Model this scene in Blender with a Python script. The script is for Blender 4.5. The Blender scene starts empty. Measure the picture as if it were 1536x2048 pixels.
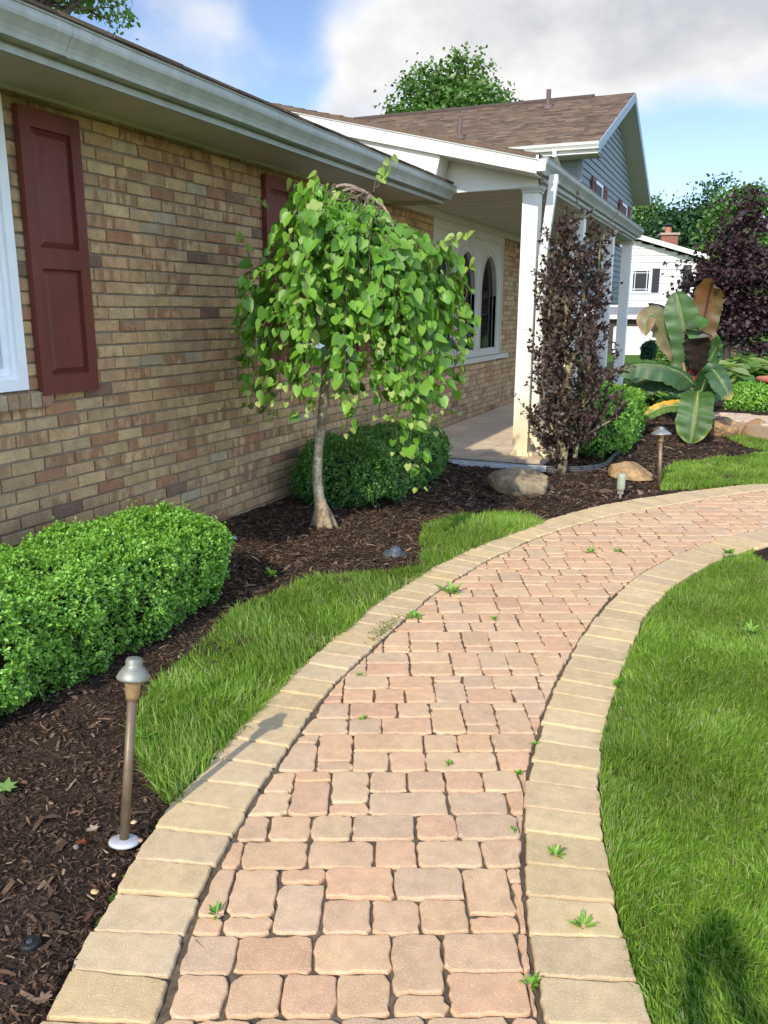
import bpy, math, random
import numpy as np
from math import sin, cos, pi, radians, sqrt, atan2
from mathutils import Vector, Matrix, Euler
rng = np.random.default_rng(7)
random.seed(7)
S = bpy.context.scene
COL = S.collection

# ------------------------------------------------------------------ camera survey
F_PX, PITCH, YAW, ROLL, EYE = 1650., radians(13.68), radians(23.48), radians(-0.23), 1.5
FW = np.array([-sin(YAW)*cos(PITCH), cos(YAW)*cos(PITCH), -sin(PITCH)])
_rt = np.array([cos(YAW), sin(YAW), 0.]); _up = np.cross(_rt, FW)
RT = _rt*cos(ROLL) - _up*sin(ROLL); UP = _up*cos(ROLL) + _rt*sin(ROLL)
def _ray(x, y): return FW*F_PX + RT*(x-768) + UP*(1024-y)
def gp(x, y, z=0.):
    d = _ray(x, y); t = (z-EYE)/d[2]; return np.array([d[0]*t, d[1]*t, z])
def yp(x, y, Y):
    d = _ray(x, y); t = Y/d[1]; return np.array([d[0]*t, Y, EYE+d[2]*t])
def xp(x, y, X):
    d = _ray(x, y); t = X/d[0]; return np.array([X, d[1]*t, EYE+d[2]*t])

# ------------------------------------------------------------------ helpers
def tag(o, label=None, cat=None, group=None, kind=None):
    if label: o['label'] = label
    if cat: o['category'] = cat
    if group: o['group'] = group
    if kind: o['kind'] = kind
    return o
def empty(name, loc=(0, 0, 0), rz=0., label=None, cat=None, group=None):
    o = bpy.data.objects.new(name, None); COL.objects.link(o)
    o.location = loc; o.rotation_euler = (0, 0, rz); o.empty_display_size = .1
    return tag(o, label, cat, group)

class MB:
    """collects polygons with one colour per vertex, builds one mesh object"""
    def __init__(s): s.v = []; s.f = []; s.c = []; s.n = 0
    def add(s, verts, faces, col=(1, 1, 1)):
        b = s.n
        for p in verts: s.v.append(tuple(map(float, p)))
        s.n += len(verts)
        if len(col) and hasattr(col[0], '__len__'): s.c.extend([tuple(k[:3]) for k in col])
        else: s.c.extend([tuple(col[:3])]*len(verts))
        for f in faces: s.f.append(tuple(i+b for i in f))
    def box(s, x0, x1, y0, y1, z0, z1, col=(1, 1, 1)):
        s.add([(x0,y0,z0),(x1,y0,z0),(x1,y1,z0),(x0,y1,z0),(x0,y0,z1),(x1,y0,z1),(x1,y1,z1),(x0,y1,z1)],
              [(0,3,2,1),(4,5,6,7),(0,1,5,4),(1,2,6,5),(2,3,7,6),(3,0,4,7)], col)
    def prism(s, pts, vec, col=(1, 1, 1)):
        n = len(pts); vec = np.array(vec, float)
        a = [np.array(p, float) for p in pts]; b = [p+vec for p in a]
        fs = [tuple(range(n))[::-1], tuple(range(n, 2*n))]+[(i, (i+1) % n, n+(i+1) % n, n+i) for i in range(n)]
        s.add(a+b, fs, col)
    def tube(s, pts, rad, seg=8, col=(1, 1, 1), cap=True, sq=1.):
        pts = [np.array(p, float) for p in pts]; n = len(pts)
        rad = [rad]*n if not hasattr(rad, '__len__') else rad
        V = []; F = []
        ref = np.array([0.31, 0.2, 1.]) 
        d0 = pts[-1]-pts[0]
        if abs(d0[2]) > .8*np.linalg.norm(d0)+1e-9: ref = np.array([1., 0.0, 0.])
        for i in range(n):
            t = pts[min(i+1, n-1)]-pts[max(i-1, 0)]; t = t/(np.linalg.norm(t)+1e-9)
            u = ref-t*(ref@t); u /= np.linalg.norm(u)+1e-9; w = np.cross(t, u)
            for k in range(seg):
                a = 2*pi*k/seg; V.append(pts[i]+rad[i]*(cos(a)*u*sq+sin(a)*w))
        for i in range(n-1):
            for k in range(seg):
                F.append((i*seg+k, i*seg+(k+1) % seg, (i+1)*seg+(k+1) % seg, (i+1)*seg+k))
        if cap: F.append(tuple(range(seg))[::-1]); F.append(tuple(range((n-1)*seg, n*seg)))
        s.add(V, F, col)
    def lathe(s, prof, cx=0, cy=0, seg=24, col=(1, 1, 1)):
        V = []; F = []
        for r, z in prof:
            for k in range(seg):
                a = 2*pi*k/seg; V.append((cx+r*cos(a), cy+r*sin(a), z))
        for i in range(len(prof)-1):
            for k in range(seg): F.append((i*seg+k, i*seg+(k+1) % seg, (i+1)*seg+(k+1) % seg, (i+1)*seg+k))
        F.append(tuple(range(seg))[::-1]); F.append(tuple(range((len(prof)-1)*seg, len(prof)*seg)))
        s.add(V, F, col)
    def build(s, name, mat, parent=None, smooth=False, extra=None):
        me = bpy.data.meshes.new(name); me.from_pydata(s.v, [], s.f)
        at = me.color_attributes.new('col', 'FLOAT_COLOR', 'POINT')
        c = np.ones((len(s.v), 4), np.float32)
        if len(s.c): c[:, :3] = np.array(s.c, np.float32)
        at.data.foreach_set('color', c.ravel())
        if smooth: me.shade_smooth()
        me.materials.append(mat); me.update()
        o = bpy.data.objects.new(name, me); COL.objects.link(o)
        if parent: o.parent = parent
        return o

def np_obj(name, V, F, C, mat, parent=None, smooth=False):
    """V (n,3), F (m,k) with k 3 or 4, C (n,3)"""
    me = bpy.data.meshes.new(name); V = np.asarray(V, np.float32); F = np.asarray(F, np.int32)
    k = F.shape[1]
    me.vertices.add(len(V)); me.vertices.foreach_set('co', V.ravel())
    me.loops.add(F.size); me.loops.foreach_set('vertex_index', F.ravel())
    me.polygons.add(len(F)); me.polygons.foreach_set('loop_start', np.arange(0, F.size, k, dtype=np.int32))
    me.polygons.foreach_set('loop_total', np.full(len(F), k, np.int32))
    me.update(calc_edges=True)
    at = me.color_attributes.new('col', 'FLOAT_COLOR', 'POINT')
    c = np.ones((len(V), 4), np.float32); c[:, :3] = C; at.data.foreach_set('color', c.ravel())
    if smooth: me.shade_smooth()
    me.materials.append(mat); me.validate()
    o = bpy.data.objects.new(name, me); COL.objects.link(o)
    if parent: o.parent = parent
    return o

def scatter(tv, tf, P, R, Sc, C):
    """instances of a template (tv,tf) at P with 3x3 R, scale Sc (n,) or (n,3), colours C (n,3)"""
    tv = np.asarray(tv, float); tf = np.asarray(tf); n = len(P)
    Sc = np.asarray(Sc, float)
    if Sc.ndim == 1: Sc = Sc[:, None]
    tvs = tv[None]*np.broadcast_to(Sc, (n, 3))[:, None, :]
    V = np.einsum('nij,nkj->nki', R, tvs)+P[:, None, :]
    Fa = tf[None]+(np.arange(n)*len(tv))[:, None, None]
    Cc = np.repeat(C[:, None, :], len(tv), axis=1)
    return V.reshape(-1, 3), Fa.reshape(-1, tf.shape[1]), Cc.reshape(-1, 3)
def norm(a): return a/(np.linalg.norm(a, axis=-1, keepdims=True)+1e-9)
def frames(d, nrm):
    """rotation whose -y axis points along d and z axis near nrm"""
    y = -norm(d); z = norm(nrm-y*np.sum(nrm*y, -1, keepdims=True)); x = np.cross(y, z)
    return np.stack([x, y, z], axis=-1)

def vnoise(P, scale=1., seed=0):
    """cheap smooth value noise for (n,3) or (n,2)"""
    P = np.asarray(P, float)*scale
    if P.shape[1] == 2: P = np.c_[P, np.zeros(len(P))]
    i = np.floor(P).astype(np.int64); f = P-i; f = f*f*(3-2*f)
    def h(a, b, c):
        x = (a*374761393+b*668265263+c*2147483647+seed*144665) & 0xffffffff
        x = ((x ^ (x >> 13))*1274126177) & 0xffffffff
        return ((x ^ (x >> 16)) & 0xffff)/65535.
    r = 0
    for a in (0, 1):
        for b in (0, 1):
            for c in (0, 1):
                w = (f[:, 0] if a else 1-f[:, 0])*(f[:, 1] if b else 1-f[:, 1])*(f[:, 2] if c else 1-f[:, 2])
                r = r+w*h(i[:, 0]+a, i[:, 1]+b, i[:, 2]+c)
    return r
def inpoly(P, poly):
    poly = np.asarray(poly)[:, :2]; x, y = P[:, 0], P[:, 1]; r = np.zeros(len(P), bool); j = len(poly)-1
    for i in range(len(poly)):
        xi, yi = poly[i]; xj, yj = poly[j]
        c = ((yi > y) != (yj > y)) & (x < (xj-xi)*(y-yi)/(yj-yi+1e-12)+xi); r ^= c; j = i
    return r
def seglen(pl):
    d = np.linalg.norm(np.diff(pl, axis=0), axis=1); return np.r_[0, np.cumsum(d)]
def resample(pl, n):
    s = seglen(pl); t = np.linspace(0, s[-1], n)
    return np.c_[[np.interp(t, s, pl[:, k]) for k in range(pl.shape[1])]].T
def smooth_pl(pl, n=200, it=3):
    p = resample(np.asarray(pl, float)[:, :2], n)
    for _ in range(it*6): p[1:-1] = .25*p[:-2]+.5*p[1:-1]+.25*p[2:]
    return resample(p, n)

# ------------------------------------------------------------------ materials
def mat(name, color=None, rough=.7, n1=(0, 0), n2=(0, 0), bump=0., bscale=80., metal=0., transl=0., spec=.4, tcol=None, detail=3., coat=0., bdist=.004):
    """color None: read from attribute 'col'. n1,n2: (scale, amount) brightness noise"""
    m = bpy.data.materials.new(name); m.use_nodes = True; nt = m.node_tree; N = nt.nodes; L = nt.links
    for n in list(N): N.remove(n)
    out = N.new('ShaderNodeOutputMaterial'); b = N.new('ShaderNodeBsdfPrincipled')
    tc = N.new('ShaderNodeTexCoord')
    if color is None:
        a = N.new('ShaderNodeAttribute'); a.attribute_name = 'col'; cs = a.outputs['Color']
    else:
        a = N.new('ShaderNodeRGB'); a.outputs[0].default_value = (*color, 1); cs = a.outputs[0]
    for sc, am in (n1, n2):
        if am:
            t = N.new('ShaderNodeTexNoise'); t.inputs['Scale'].default_value = sc; t.inputs['Detail'].default_value = detail
            L.new(tc.outputs['Object'], t.inputs['Vector'])
            mr = N.new('ShaderNodeMapRange'); mr.inputs['From Min'].default_value = .3; mr.inputs['From Max'].default_value = .7
            mr.inputs['To Min'].default_value = 1-am; mr.inputs['To Max'].default_value = 1+am
            L.new(t.outputs['Fac'], mr.inputs['Value'])
            mx = N.new('ShaderNodeVectorMath'); mx.operation = 'SCALE'
            L.new(cs, mx.inputs[0]); L.new(mr.outputs[0], mx.inputs['Scale']); cs = mx.outputs[0]
    L.new(cs, b.inputs['Base Color'])
    b.inputs['Roughness'].default_value = rough; b.inputs['Metallic'].default_value = metal
    b.inputs['Specular IOR Level'].default_value = spec
    if coat: b.inputs['Coat Weight'].default_value = coat
    if bump:
        t = N.new('ShaderNodeTexNoise'); t.inputs['Scale'].default_value = bscale; t.inputs['Detail'].default_value = 4
        L.new(tc.outputs['Object'], t.inputs['Vector'])
        bp = N.new('ShaderNodeBump'); bp.inputs['Strength'].default_value = bump; bp.inputs['Distance'].default_value = bdist
        L.new(t.outputs['Fac'], bp.inputs['Height']); L.new(bp.outputs[0], b.inputs['Normal'])
    sh = b.outputs[0]
    if transl:
        tr = N.new('ShaderNodeBsdfTranslucent'); mxs = N.new('ShaderNodeMixShader'); mxs.inputs[0].default_value = transl
        hs = N.new('ShaderNodeVectorMath'); hs.operation = 'MULTIPLY'; hs.inputs[1].default_value = tcol or (1.25, 1.35, .55)
        L.new(cs, hs.inputs[0]); L.new(hs.outputs[0], tr.inputs['Color'])
        L.new(b.outputs[0], mxs.inputs[1]); L.new(tr.outputs[0], mxs.inputs[2]); sh = mxs.outputs[0]
    L.new(sh, out.inputs['Surface'])
    m['nodes'] = 1
    return m
def nodes_of(m): return m.node_tree.nodes, m.node_tree.links, next(n for n in m.node_tree.nodes if n.type == 'BSDF_PRINCIPLED')

M = {}
M['white'] = mat('white_aluminium', (.74, .73, .68), .45, (3, .05), (40, .03), .05, 200)
M['gutter'] = mat('weathered_gutter', (.375, .39, .365), .42, (1.2, .10), (14, .06), .05, 120)
M['soffit'] = mat('soffit_panel', (.50, .475, .41), .6, (2, .05), (30, .03))
M['winwhite'] = mat('window_frame_white', (.80, .82, .84), .45, (8, .03))
M['glass'] = mat('window_glass', (.010, .012, .013), .05, spec=.55)
M['curtain'] = mat('dark_room', (.03, .03, .035), .8)
M['shutter'] = mat('maroon_shutter_paint', (.135, .030, .021), .55, (4, .12), (90, .12), .12, 500, bdist=.001)
M['brick'] = mat('brick_face', None, .92, (70, .16), (12, .16), .8, 150, spec=.15, bdist=.006)
M['mortar'] = mat('mortar', (.27, .225, .165), .95, (30, .12), (5, .08), .4, 200, spec=.1)
M['siding'] = mat('grey_siding', (.21, .24, .25), .55, (2, .06), (60, .04))
M['shingle'] = mat('roof_shingle', None, .95, (120, .3), (8, .15), .6, 300, spec=.15)
M['fascia'] = mat('blue_grey_fascia', (.30, .37, .42), .5, (3, .05))
M['pipe'] = mat('brown_vent_pipe', (.13, .085, .075), .6, (10, .15))
M['tile'] = mat('porch_paver', None, .8, (20, .1), (5, .1), .15, 120)
M['paver'] = mat('concrete_paver', None, .92, (26, .09), (7, .08), .65, 300, spec=.12, bdist=.0025)
M['sand'] = mat('joint_sand', (.12, .092, .062), 1., (60, .3), (8, .3), .5, 200, spec=.1)
M['mulch'] = mat('mulch_ground', (.040, .026, .018), 1., (45, .5), (6, .3), 1., 60, spec=.1, bdist=.02)
M['chip'] = mat('mulch_chip', None, .9, (90, .25), spec=.15)
M['lawn'] = mat('lawn_ground', (.075, .15, .022), 1., (3, .18), (.35, .15), .8, 40, spec=.1, bdist=.03)
M['blade'] = mat('grass_blade', None, .5, transl=.42, spec=.3, tcol=(1.3, 1.45, .5))
M['leaf'] = mat('leaf', None, .42, transl=.38, spec=.42)
M['boxleaf'] = mat('boxwood_leaf', None, .36, transl=.25, spec=.5)
M['darkleaf'] = mat('copper_leaf', None, .45, transl=.15, spec=.4, tcol=(1.6, .6, .5))
M['bigleaf'] = mat('banana_leaf', None, .45, (30, .10), (7, .2), transl=.3, spec=.4)
M['bark'] = mat('bark', None, .95, (50, .3), (9, .3), 1., 90, spec=.15, bdist=.012)
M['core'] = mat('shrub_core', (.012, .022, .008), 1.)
M['brass'] = mat('aged_brass', None, .5, (12, .2), (60, .1), metal=.45)
M['plastic'] = mat('dull_plastic', None, .5, (25, .12))
M['rock'] = mat('boulder_stone', None, .9, (6, .28), (28, .22), 1., 30, spec=.2, bdist=.02)
M['terra'] = mat('terracotta', (.42, .16, .09), .8, (12, .12))
M['trim'] = mat('corrugated_edging', (.62, .62, .6), .4, (5, .12), (40, .08), metal=.2)
M['darktrim'] = mat('dark_corrugated_edging', (.085, .09, .09), .35, (5, .12), (40, .08), metal=.3)
M['asphalt'] = mat('driveway_concrete', (.42, .38, .31), .95, (2, .1), (40, .1))
M['vsiding'] = mat('neighbour_white_siding', (.72, .70, .66), .6, (2, .04))
M['dark'] = mat('black_paint', (.02, .022, .028), .5)
M['brown'] = mat('brown_trim', (.06, .038, .03), .7)
M['greyshingle'] = mat('grey_shingle', (.20, .21, .225), .95, (6, .2), (40, .15))
M['cloth'] = mat('fabric', None, .9, (20, .15))
M['skin'] = mat('skin', (.48, .27, .19), .55)

# brick faces: red flashed streaks on some of the tan bricks (attribute 'col' alpha is unused; second attribute 'pat')
def brick_streaks():
    N, L, b = nodes_of(M['brick'])
    src = b.inputs['Base Color'].links[0].from_socket
    at = N.new('ShaderNodeAttribute'); at.attribute_name = 'pat'
    tc = N.new('ShaderNodeTexCoord'); mp = N.new('ShaderNodeMapping'); mp.inputs['Scale'].default_value = (19, 19, 9.)
    t = N.new('ShaderNodeTexNoise'); t.inputs['Scale'].default_value = 1.; t.inputs['Detail'].default_value = 2.5
    L.new(tc.outputs['Object'], mp.inputs[0]); L.new(mp.outputs[0], t.inputs['Vector'])
    mr = N.new('ShaderNodeMapRange'); mr.inputs['From Min'].default_value = .43; mr.inputs['From Max'].default_value = .56; mr.inputs['To Max'].default_value = .85
    L.new(t.outputs['Fac'], mr.inputs['Value'])
    ml = N.new('ShaderNodeMath'); ml.operation = 'MULTIPLY'; L.new(mr.outputs[0], ml.inputs[0]); L.new(at.outputs['Fac'], ml.inputs[1])
    mx = N.new('ShaderNodeMix'); mx.data_type = 'RGBA'; L.new(ml.outputs[0], mx.inputs['Factor'])
    L.new(src, mx.inputs[6]); mx.inputs[7].default_value = (.27, .125, .072, 1); L.new(mx.outputs[2], b.inputs['Base Color'])
brick_streaks()
def speckle(m, sc, light, dark):
    """exposed aggregate: small pale and dark grains in the stone"""
    N, L, b = nodes_of(m)
    tc = N.new('ShaderNodeTexCoord')
    for (s_, c_, lo, hi, amt) in ((sc, light, .0, .34, .8), (sc*1.6, light, .0, .3, .6), (sc*1.37, dark, .0, .22, .6)):
        src = b.inputs['Base Color'].links[0].from_socket
        v = N.new('ShaderNodeTexVoronoi'); v.inputs['Scale'].default_value = s_; L.new(tc.outputs['Object'], v.inputs['Vector'])
        mr = N.new('ShaderNodeMapRange'); mr.inputs['From Min'].default_value = hi; mr.inputs['From Max'].default_value = hi*.55
        mr.inputs['To Min'].default_value = 0; mr.inputs['To Max'].default_value = amt; L.new(v.outputs['Distance'], mr.inputs['Value'])
        sp = N.new('ShaderNodeSeparateColor'); L.new(v.outputs['Color'], sp.inputs[0])
        gt = N.new('ShaderNodeMath'); gt.operation = 'GREATER_THAN'; gt.inputs[1].default_value = .5; L.new(sp.outputs[0], gt.inputs[0])
        ml = N.new('ShaderNodeMath'); ml.operation = 'MULTIPLY'; L.new(mr.outputs[0], ml.inputs[0]); L.new(gt.outputs[0], ml.inputs[1])
        mx = N.new('ShaderNodeMix'); mx.data_type = 'RGBA'; L.new(ml.outputs[0], mx.inputs['Factor'])
        L.new(src, mx.inputs[6]); mx.inputs[7].default_value = (*c_, 1); L.new(mx.outputs[2], b.inputs['Base Color'])
speckle(M['paver'], 205, (.74, .64, .48), (.26, .16, .11))
def streaks(m, sc, amt, dirt):
    N, L, b = nodes_of(m); tc = N.new('ShaderNodeTexCoord'); mp = N.new('ShaderNodeMapping'); mp.inputs['Scale'].default_value = sc
    t = N.new('ShaderNodeTexNoise'); t.inputs['Scale'].default_value = 1.; t.inputs['Detail'].default_value = 6; t.inputs['Roughness'].default_value = .65
    L.new(tc.outputs['Object'], mp.inputs[0]); L.new(mp.outputs[0], t.inputs['Vector'])
    mr = N.new('ShaderNodeMapRange'); mr.inputs['From Min'].default_value = .45; mr.inputs['From Max'].default_value = .75; mr.inputs['To Max'].default_value = amt; L.new(t.outputs['Fac'], mr.inputs['Value'])
    src = b.inputs['Base Color'].links[0].from_socket; mx = N.new('ShaderNodeMix'); mx.data_type = 'RGBA'; L.new(mr.outputs[0], mx.inputs['Factor']); L.new(src, mx.inputs[6]); mx.inputs[7].default_value = (*dirt, 1); L.new(mx.outputs[2], b.inputs['Base Color'])
streaks(M['gutter'], (3, 9, 1.2), .55, (.20, .21, .17)); streaks(M['white'], (5, 5, .8), .25, (.5, .47, .38)); streaks(M['soffit'], (2.5, 7, 2.5), .35, (.36, .34, .26)); streaks(M['brick'], (1.1, 1.1, .9), .35, (.20, .165, .115)); streaks(M['shutter'], (8, 8, 1.5), .5, (.17, .058, .042)); streaks(M['tile'], (4, 4, 4), .4, (.36, .28, .20))
def column_material():
    m = mat('ribbed_column', (.78, .76, .70), .45, (3, .04)); N, L, b = nodes_of(m)
    tc = N.new('ShaderNodeTexCoord'); sp = N.new('ShaderNodeSeparateXYZ'); L.new(tc.outputs['Object'], sp.inputs[0])
    # rust-yellow sprinkler stain on the foot of the column
    no = N.new('ShaderNodeTexNoise'); no.inputs['Scale'].default_value = 3; L.new(tc.outputs['Object'], no.inputs['Vector'])
    ad = N.new('ShaderNodeMath'); ad.operation = 'MULTIPLY_ADD'; ad.inputs[1].default_value = .5; L.new(no.outputs['Fac'], ad.inputs[0]); L.new(sp.outputs['Z'], ad.inputs[2])
    mr = N.new('ShaderNodeMapRange'); mr.inputs['From Min'].default_value = 1.05; mr.inputs['From Max'].default_value = .5
    mr.inputs['To Min'].default_value = 0; mr.inputs['To Max'].default_value = .8; L.new(ad.outputs[0], mr.inputs['Value'])
    src = b.inputs['Base Color'].links[0].from_socket
    mx = N.new('ShaderNodeMix'); mx.data_type = 'RGBA'; L.new(mr.outputs[0], mx.inputs['Factor']); L.new(src, mx.inputs[6])
    mx.inputs[7].default_value = (.72, .56, .29, 1); L.new(mx.outputs[2], b.inputs['Base Color'])
    return m
M['stained'] = column_material()

# ------------------------------------------------------------------ regions on the ground (traced from survey points)
def G(pts, z=0.): return np.array([gp(x, y, z)[:2] for x, y in pts])
LO = G([(40,2120),(80,2048),(112,1990),(160,1905),(200,1830),(268,1710),(330,1620),(385,1555),(440,1500),(490,1445),(540,1390),(590,1345),(640,1303),(700,1240),(754,1196),(809,1160),(863,1128),(918,1103),(972,1080),(1027,1061),(1081,1043),(1135,1027),(1190,1013.5),(1244,1002.6),(1299,994),(1380,982),(1462,972.6),(1536,964.5),(1700,951)])
LI = G([(285,2120),(310,2048),(370,1875),(410,1770),(450,1705),(500,1610),(535,1555),(575,1500),(660,1375),(700,1337),(749,1294),(809,1237),(863,1190),(918,1153),(972,1122),(1027,1095),(1081,1072),(1163,1046),(1244,1026),(1353,1008),(1462,989),(1536,979),(1700,963)])
RI = G([(1098,2120),(1083,2048),(1073,1965),(1058,1860),(1050,1780),(1049,1680),(1053,1610),(1058,1540),(1073,1485),(1093,1415),(1113,1365),(1150,1300),(1168,1267),(1217,1201),(1282,1147),(1353,1109),(1424,1081.5),(1536,1054),(1700,1020)])
RO = G([(1335,2120),(1303,2048),(1278,1950),(1248,1860),(1223,1770),(1208,1680),(1200,1580),(1203,1490),(1218,1420),(1248,1340),(1263,1300),(1288,1237),(1326,1190),(1386,1147),(1435,1122),(1506,1098),(1536,1090),(1700,1050)])
def back_extend(pl, d=2.2):
    t = pl[0]-pl[3]; t /= np.linalg.norm(t); return np.vstack([pl[0]+t*d, pl[0]+t*.02, pl[1:]])
def fwd_extend(pl, d=6., bend=0.0):
    t = pl[-1]-pl[-3]; t /= np.linalg.norm(t); return np.vstack([pl, pl[-1]+t*d])
LO, LI, RI, RO = [smooth_pl(fwd_extend(back_extend(p)), 260, 1) for p in (LO, LI, RI, RO)]
PATH_POLY = np.vstack([LO, RO[::-1]])
FIELD = np.vstack([LI, RI[::-1]])
GR_L1 = G([(350,1612),(315,1585),(285,1535),(262,1470),(268,1420),(320,1365),(370,1320),(430,1265),(470,1225),(540,1195),(610,1165),(700,1150),(790,1145),(852,1136),(862,1140),(760,1205),(640,1305),(540,1400),(440,1510)])
GR_L2 = G([(846,1128),(838,1075),(850,1050),(900,1038),(1000,1028),(1062,1036),(1085,1048),(972,1088),(863,1138)])
GR_U1 = G([(1322,978),(1322,948),(1352,928),(1420,920),(1540,908),(1800,890),(1800,945),(1536,968)])
GR_U2 = G([(1444,872),(1700,872),(1700,905),(1536,902),(1500,897),(1470,885)])
WALLX = -3.4
def terrain(x, y):
    x = np.asarray(x, float); y = np.asarray(y, float)
    z = -.035-.022*np.clip(y-18, 0, 34)
    return z

# ------------------------------------------------------------------ ground
def build_ground():
    xs = np.r_[-220, -120, -60, -35, np.arange(-20, 21, 1.), 30, 45, 80, 150, 260]; ys = np.r_[-60, -30, -12, np.arange(-6, 61, 1.), 75, 100, 150, 230, 420]
    X, Y = np.meshgrid(xs, ys); Z = terrain(X, Y)
    V = np.c_[X.ravel(), Y.ravel(), Z.ravel()]; nx, ny = len(xs), len(ys)
    i, j = np.meshgrid(np.arange(nx-1), np.arange(ny-1)); a = (j*nx+i).ravel()
    o = np_obj('ground', V, np.c_[a, a+1, a+nx+1, a+nx], np.ones((len(V), 3)), M['lawn'], smooth=True); tag(o, kind='structure')
build_ground()

def mulch_h(P):
    h = -.008+.03*(vnoise(P, 1.7, 3)-.5)+.022*(vnoise(P, 7, 5)-.5)+.012*(vnoise(P, 21, 8)-.5)
    # mounded around the weeping tree, rising a little to the house
    d = np.hypot(P[:, 0]+2.62, P[:, 1]-5.0); h += .035*np.exp(-(d/.55)**2)
    h += .012*np.clip((-2.4-P[:, 0]), 0, 1)
    return h
def dist_to_pl(P, pl):
    p = resample(pl, 500); r = np.full(len(P), 1e9)
    for k in range(0, 500, 1): r = np.minimum(r, np.hypot(P[:, 0]-p[k, 0], P[:, 1]-p[k, 1]))
    return r
def build_mulch():
    x0, x1, y0, y1, s = -3.42, 1.2, -.6, 13.4, .03
    xs = np.arange(x0, x1, s); ys = np.arange(y0, y1, s); X, Y = np.meshgrid(xs, ys)
    P = np.c_[X.ravel(), Y.ravel()]; ins = inpoly(P, PATH_POLY)
    lo = LO[:, :]; 
    # left of the path only
    yy = P[:, 1]
    right_side = ~ins & inpoly(P, np.vstack([RO, [[30, RO[-1, 1]], [30, -9], [RO[0, 0], -9]]]))
    z = mulch_h(P); z[ins] = -.075
    # edge dips beside the border stones
    dl = dist_to_pl(P, LO); z -= .018*np.exp(-(dl/.05)**2)*(~ins)
    z[right_side] = -.12
    V = np.c_[P, z]; nx, ny = len(xs), len(ys)
    i, j = np.meshgrid(np.arange(nx-1), np.arange(ny-1)); a = (j*nx+i).ravel()
    F = np.c_[a, a+1, a+nx+1, a+nx]
    keep = ~(right_side[F].all(1) | ins[F].all(1))
    o = np_obj('mulch_bed', V, F[keep], np.ones((len(V), 3)), M['mulch'], smooth=True); tag(o, kind='structure')
build_mulch()
# small mulch bed beyond the right hand lawn
RB = G([(1500,1108),(1515,1092),(1560,1078),(1700,1060),(1800,1100),(1800,1180),(1620,1150),(1540,1128)])
m_ = MB(); m_.add([(p[0], p[1], -.018) for p in RB], [tuple(range(len(RB)))][::-1]); o = m_.build('mulch_patch', M['mulch']); tag(o, kind='structure')

GRASSZONES = [GR_L1, GR_L2, GR_U1, GR_U2]
def chips(n, region, smin, smax, seed):
    r = np.random.default_rng(seed); P = np.c_[r.uniform(region[0], region[1], n), r.uniform(region[2], region[3], n)]
    keep = ~inpoly(P, PATH_POLY) & ~inpoly(P, np.vstack([RO, [[30, RO[-1, 1]], [30, -9], [RO[0, 0], -9]]]))
    P = P[keep]; n = len(P); z = mulch_h(P)+r.uniform(-.002, .012, n)
    th = r.uniform(0, 2*pi, n); tl = r.normal(0, .28, n)
    d = np.c_[np.cos(th)*np.cos(tl), np.sin(th)*np.cos(tl), np.sin(tl)]
    nr = np.c_[r.normal(0, .45, n), r.normal(0, .45, n), np.ones(n)]
    R = frames(d, nr)
    L = (smin+(smax-smin)*r.random(n)**1.6)*(1+1.4*(r.random(n) < .05)); W = r.uniform(.06, .22, n)*L*np.where(r.random(n) < .12, 2.6, 1)
    Sc = np.c_[W, L, L*.22]
    tv = [(-.5,.5,0),(.4,.45,.05),(-.42,0,.35),(.55,.05,.3),(-.3,-.5,0),(.35,-.42,-.05)]
    tf = [(0,1,3),(0,3,2),(2,3,5),(2,5,4)]
    pal = np.array([(.075,.047,.031),(.108,.068,.044),(.052,.034,.023),(.16,.103,.066),(.27,.185,.115),(.15,.073,.043)])
    C = pal[r.choice(6, n, p=[.3,.24,.22,.13,.04,.07])]*r.uniform(.75, 1.25, (n, 1))
    return scatter(tv, tf, np.c_[P, z], R, Sc, C)
def build_chips():
    parts = [chips(74000, (-3.35, -.7, .8, 3.2), .005, .026, 1), chips(46000, (-3.38, -1.2, 3.2, 6.2), .012, .042, 2), chips(30000, (-3.35, 1.0, 6.2, 9.5), .02, .06, 3), chips(12000, (-2.0, 1.2, 9.5, 13.2), .025, .07, 4)]
    V = []; F = []; C = []; b = 0
    for v, f, c in parts: V.append(v); F.append(f+b); C.append(c); b += len(v)
    V = np.vstack(V); F = np.vstack(F); C = np.vstack(C)
    o = np_obj('mulch_chips', V, F, C, M['chip']); tag(o, 'dark brown shredded bark mulch covering the planting beds along the house', 'mulch', kind='stuff')
build_chips()

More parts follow.
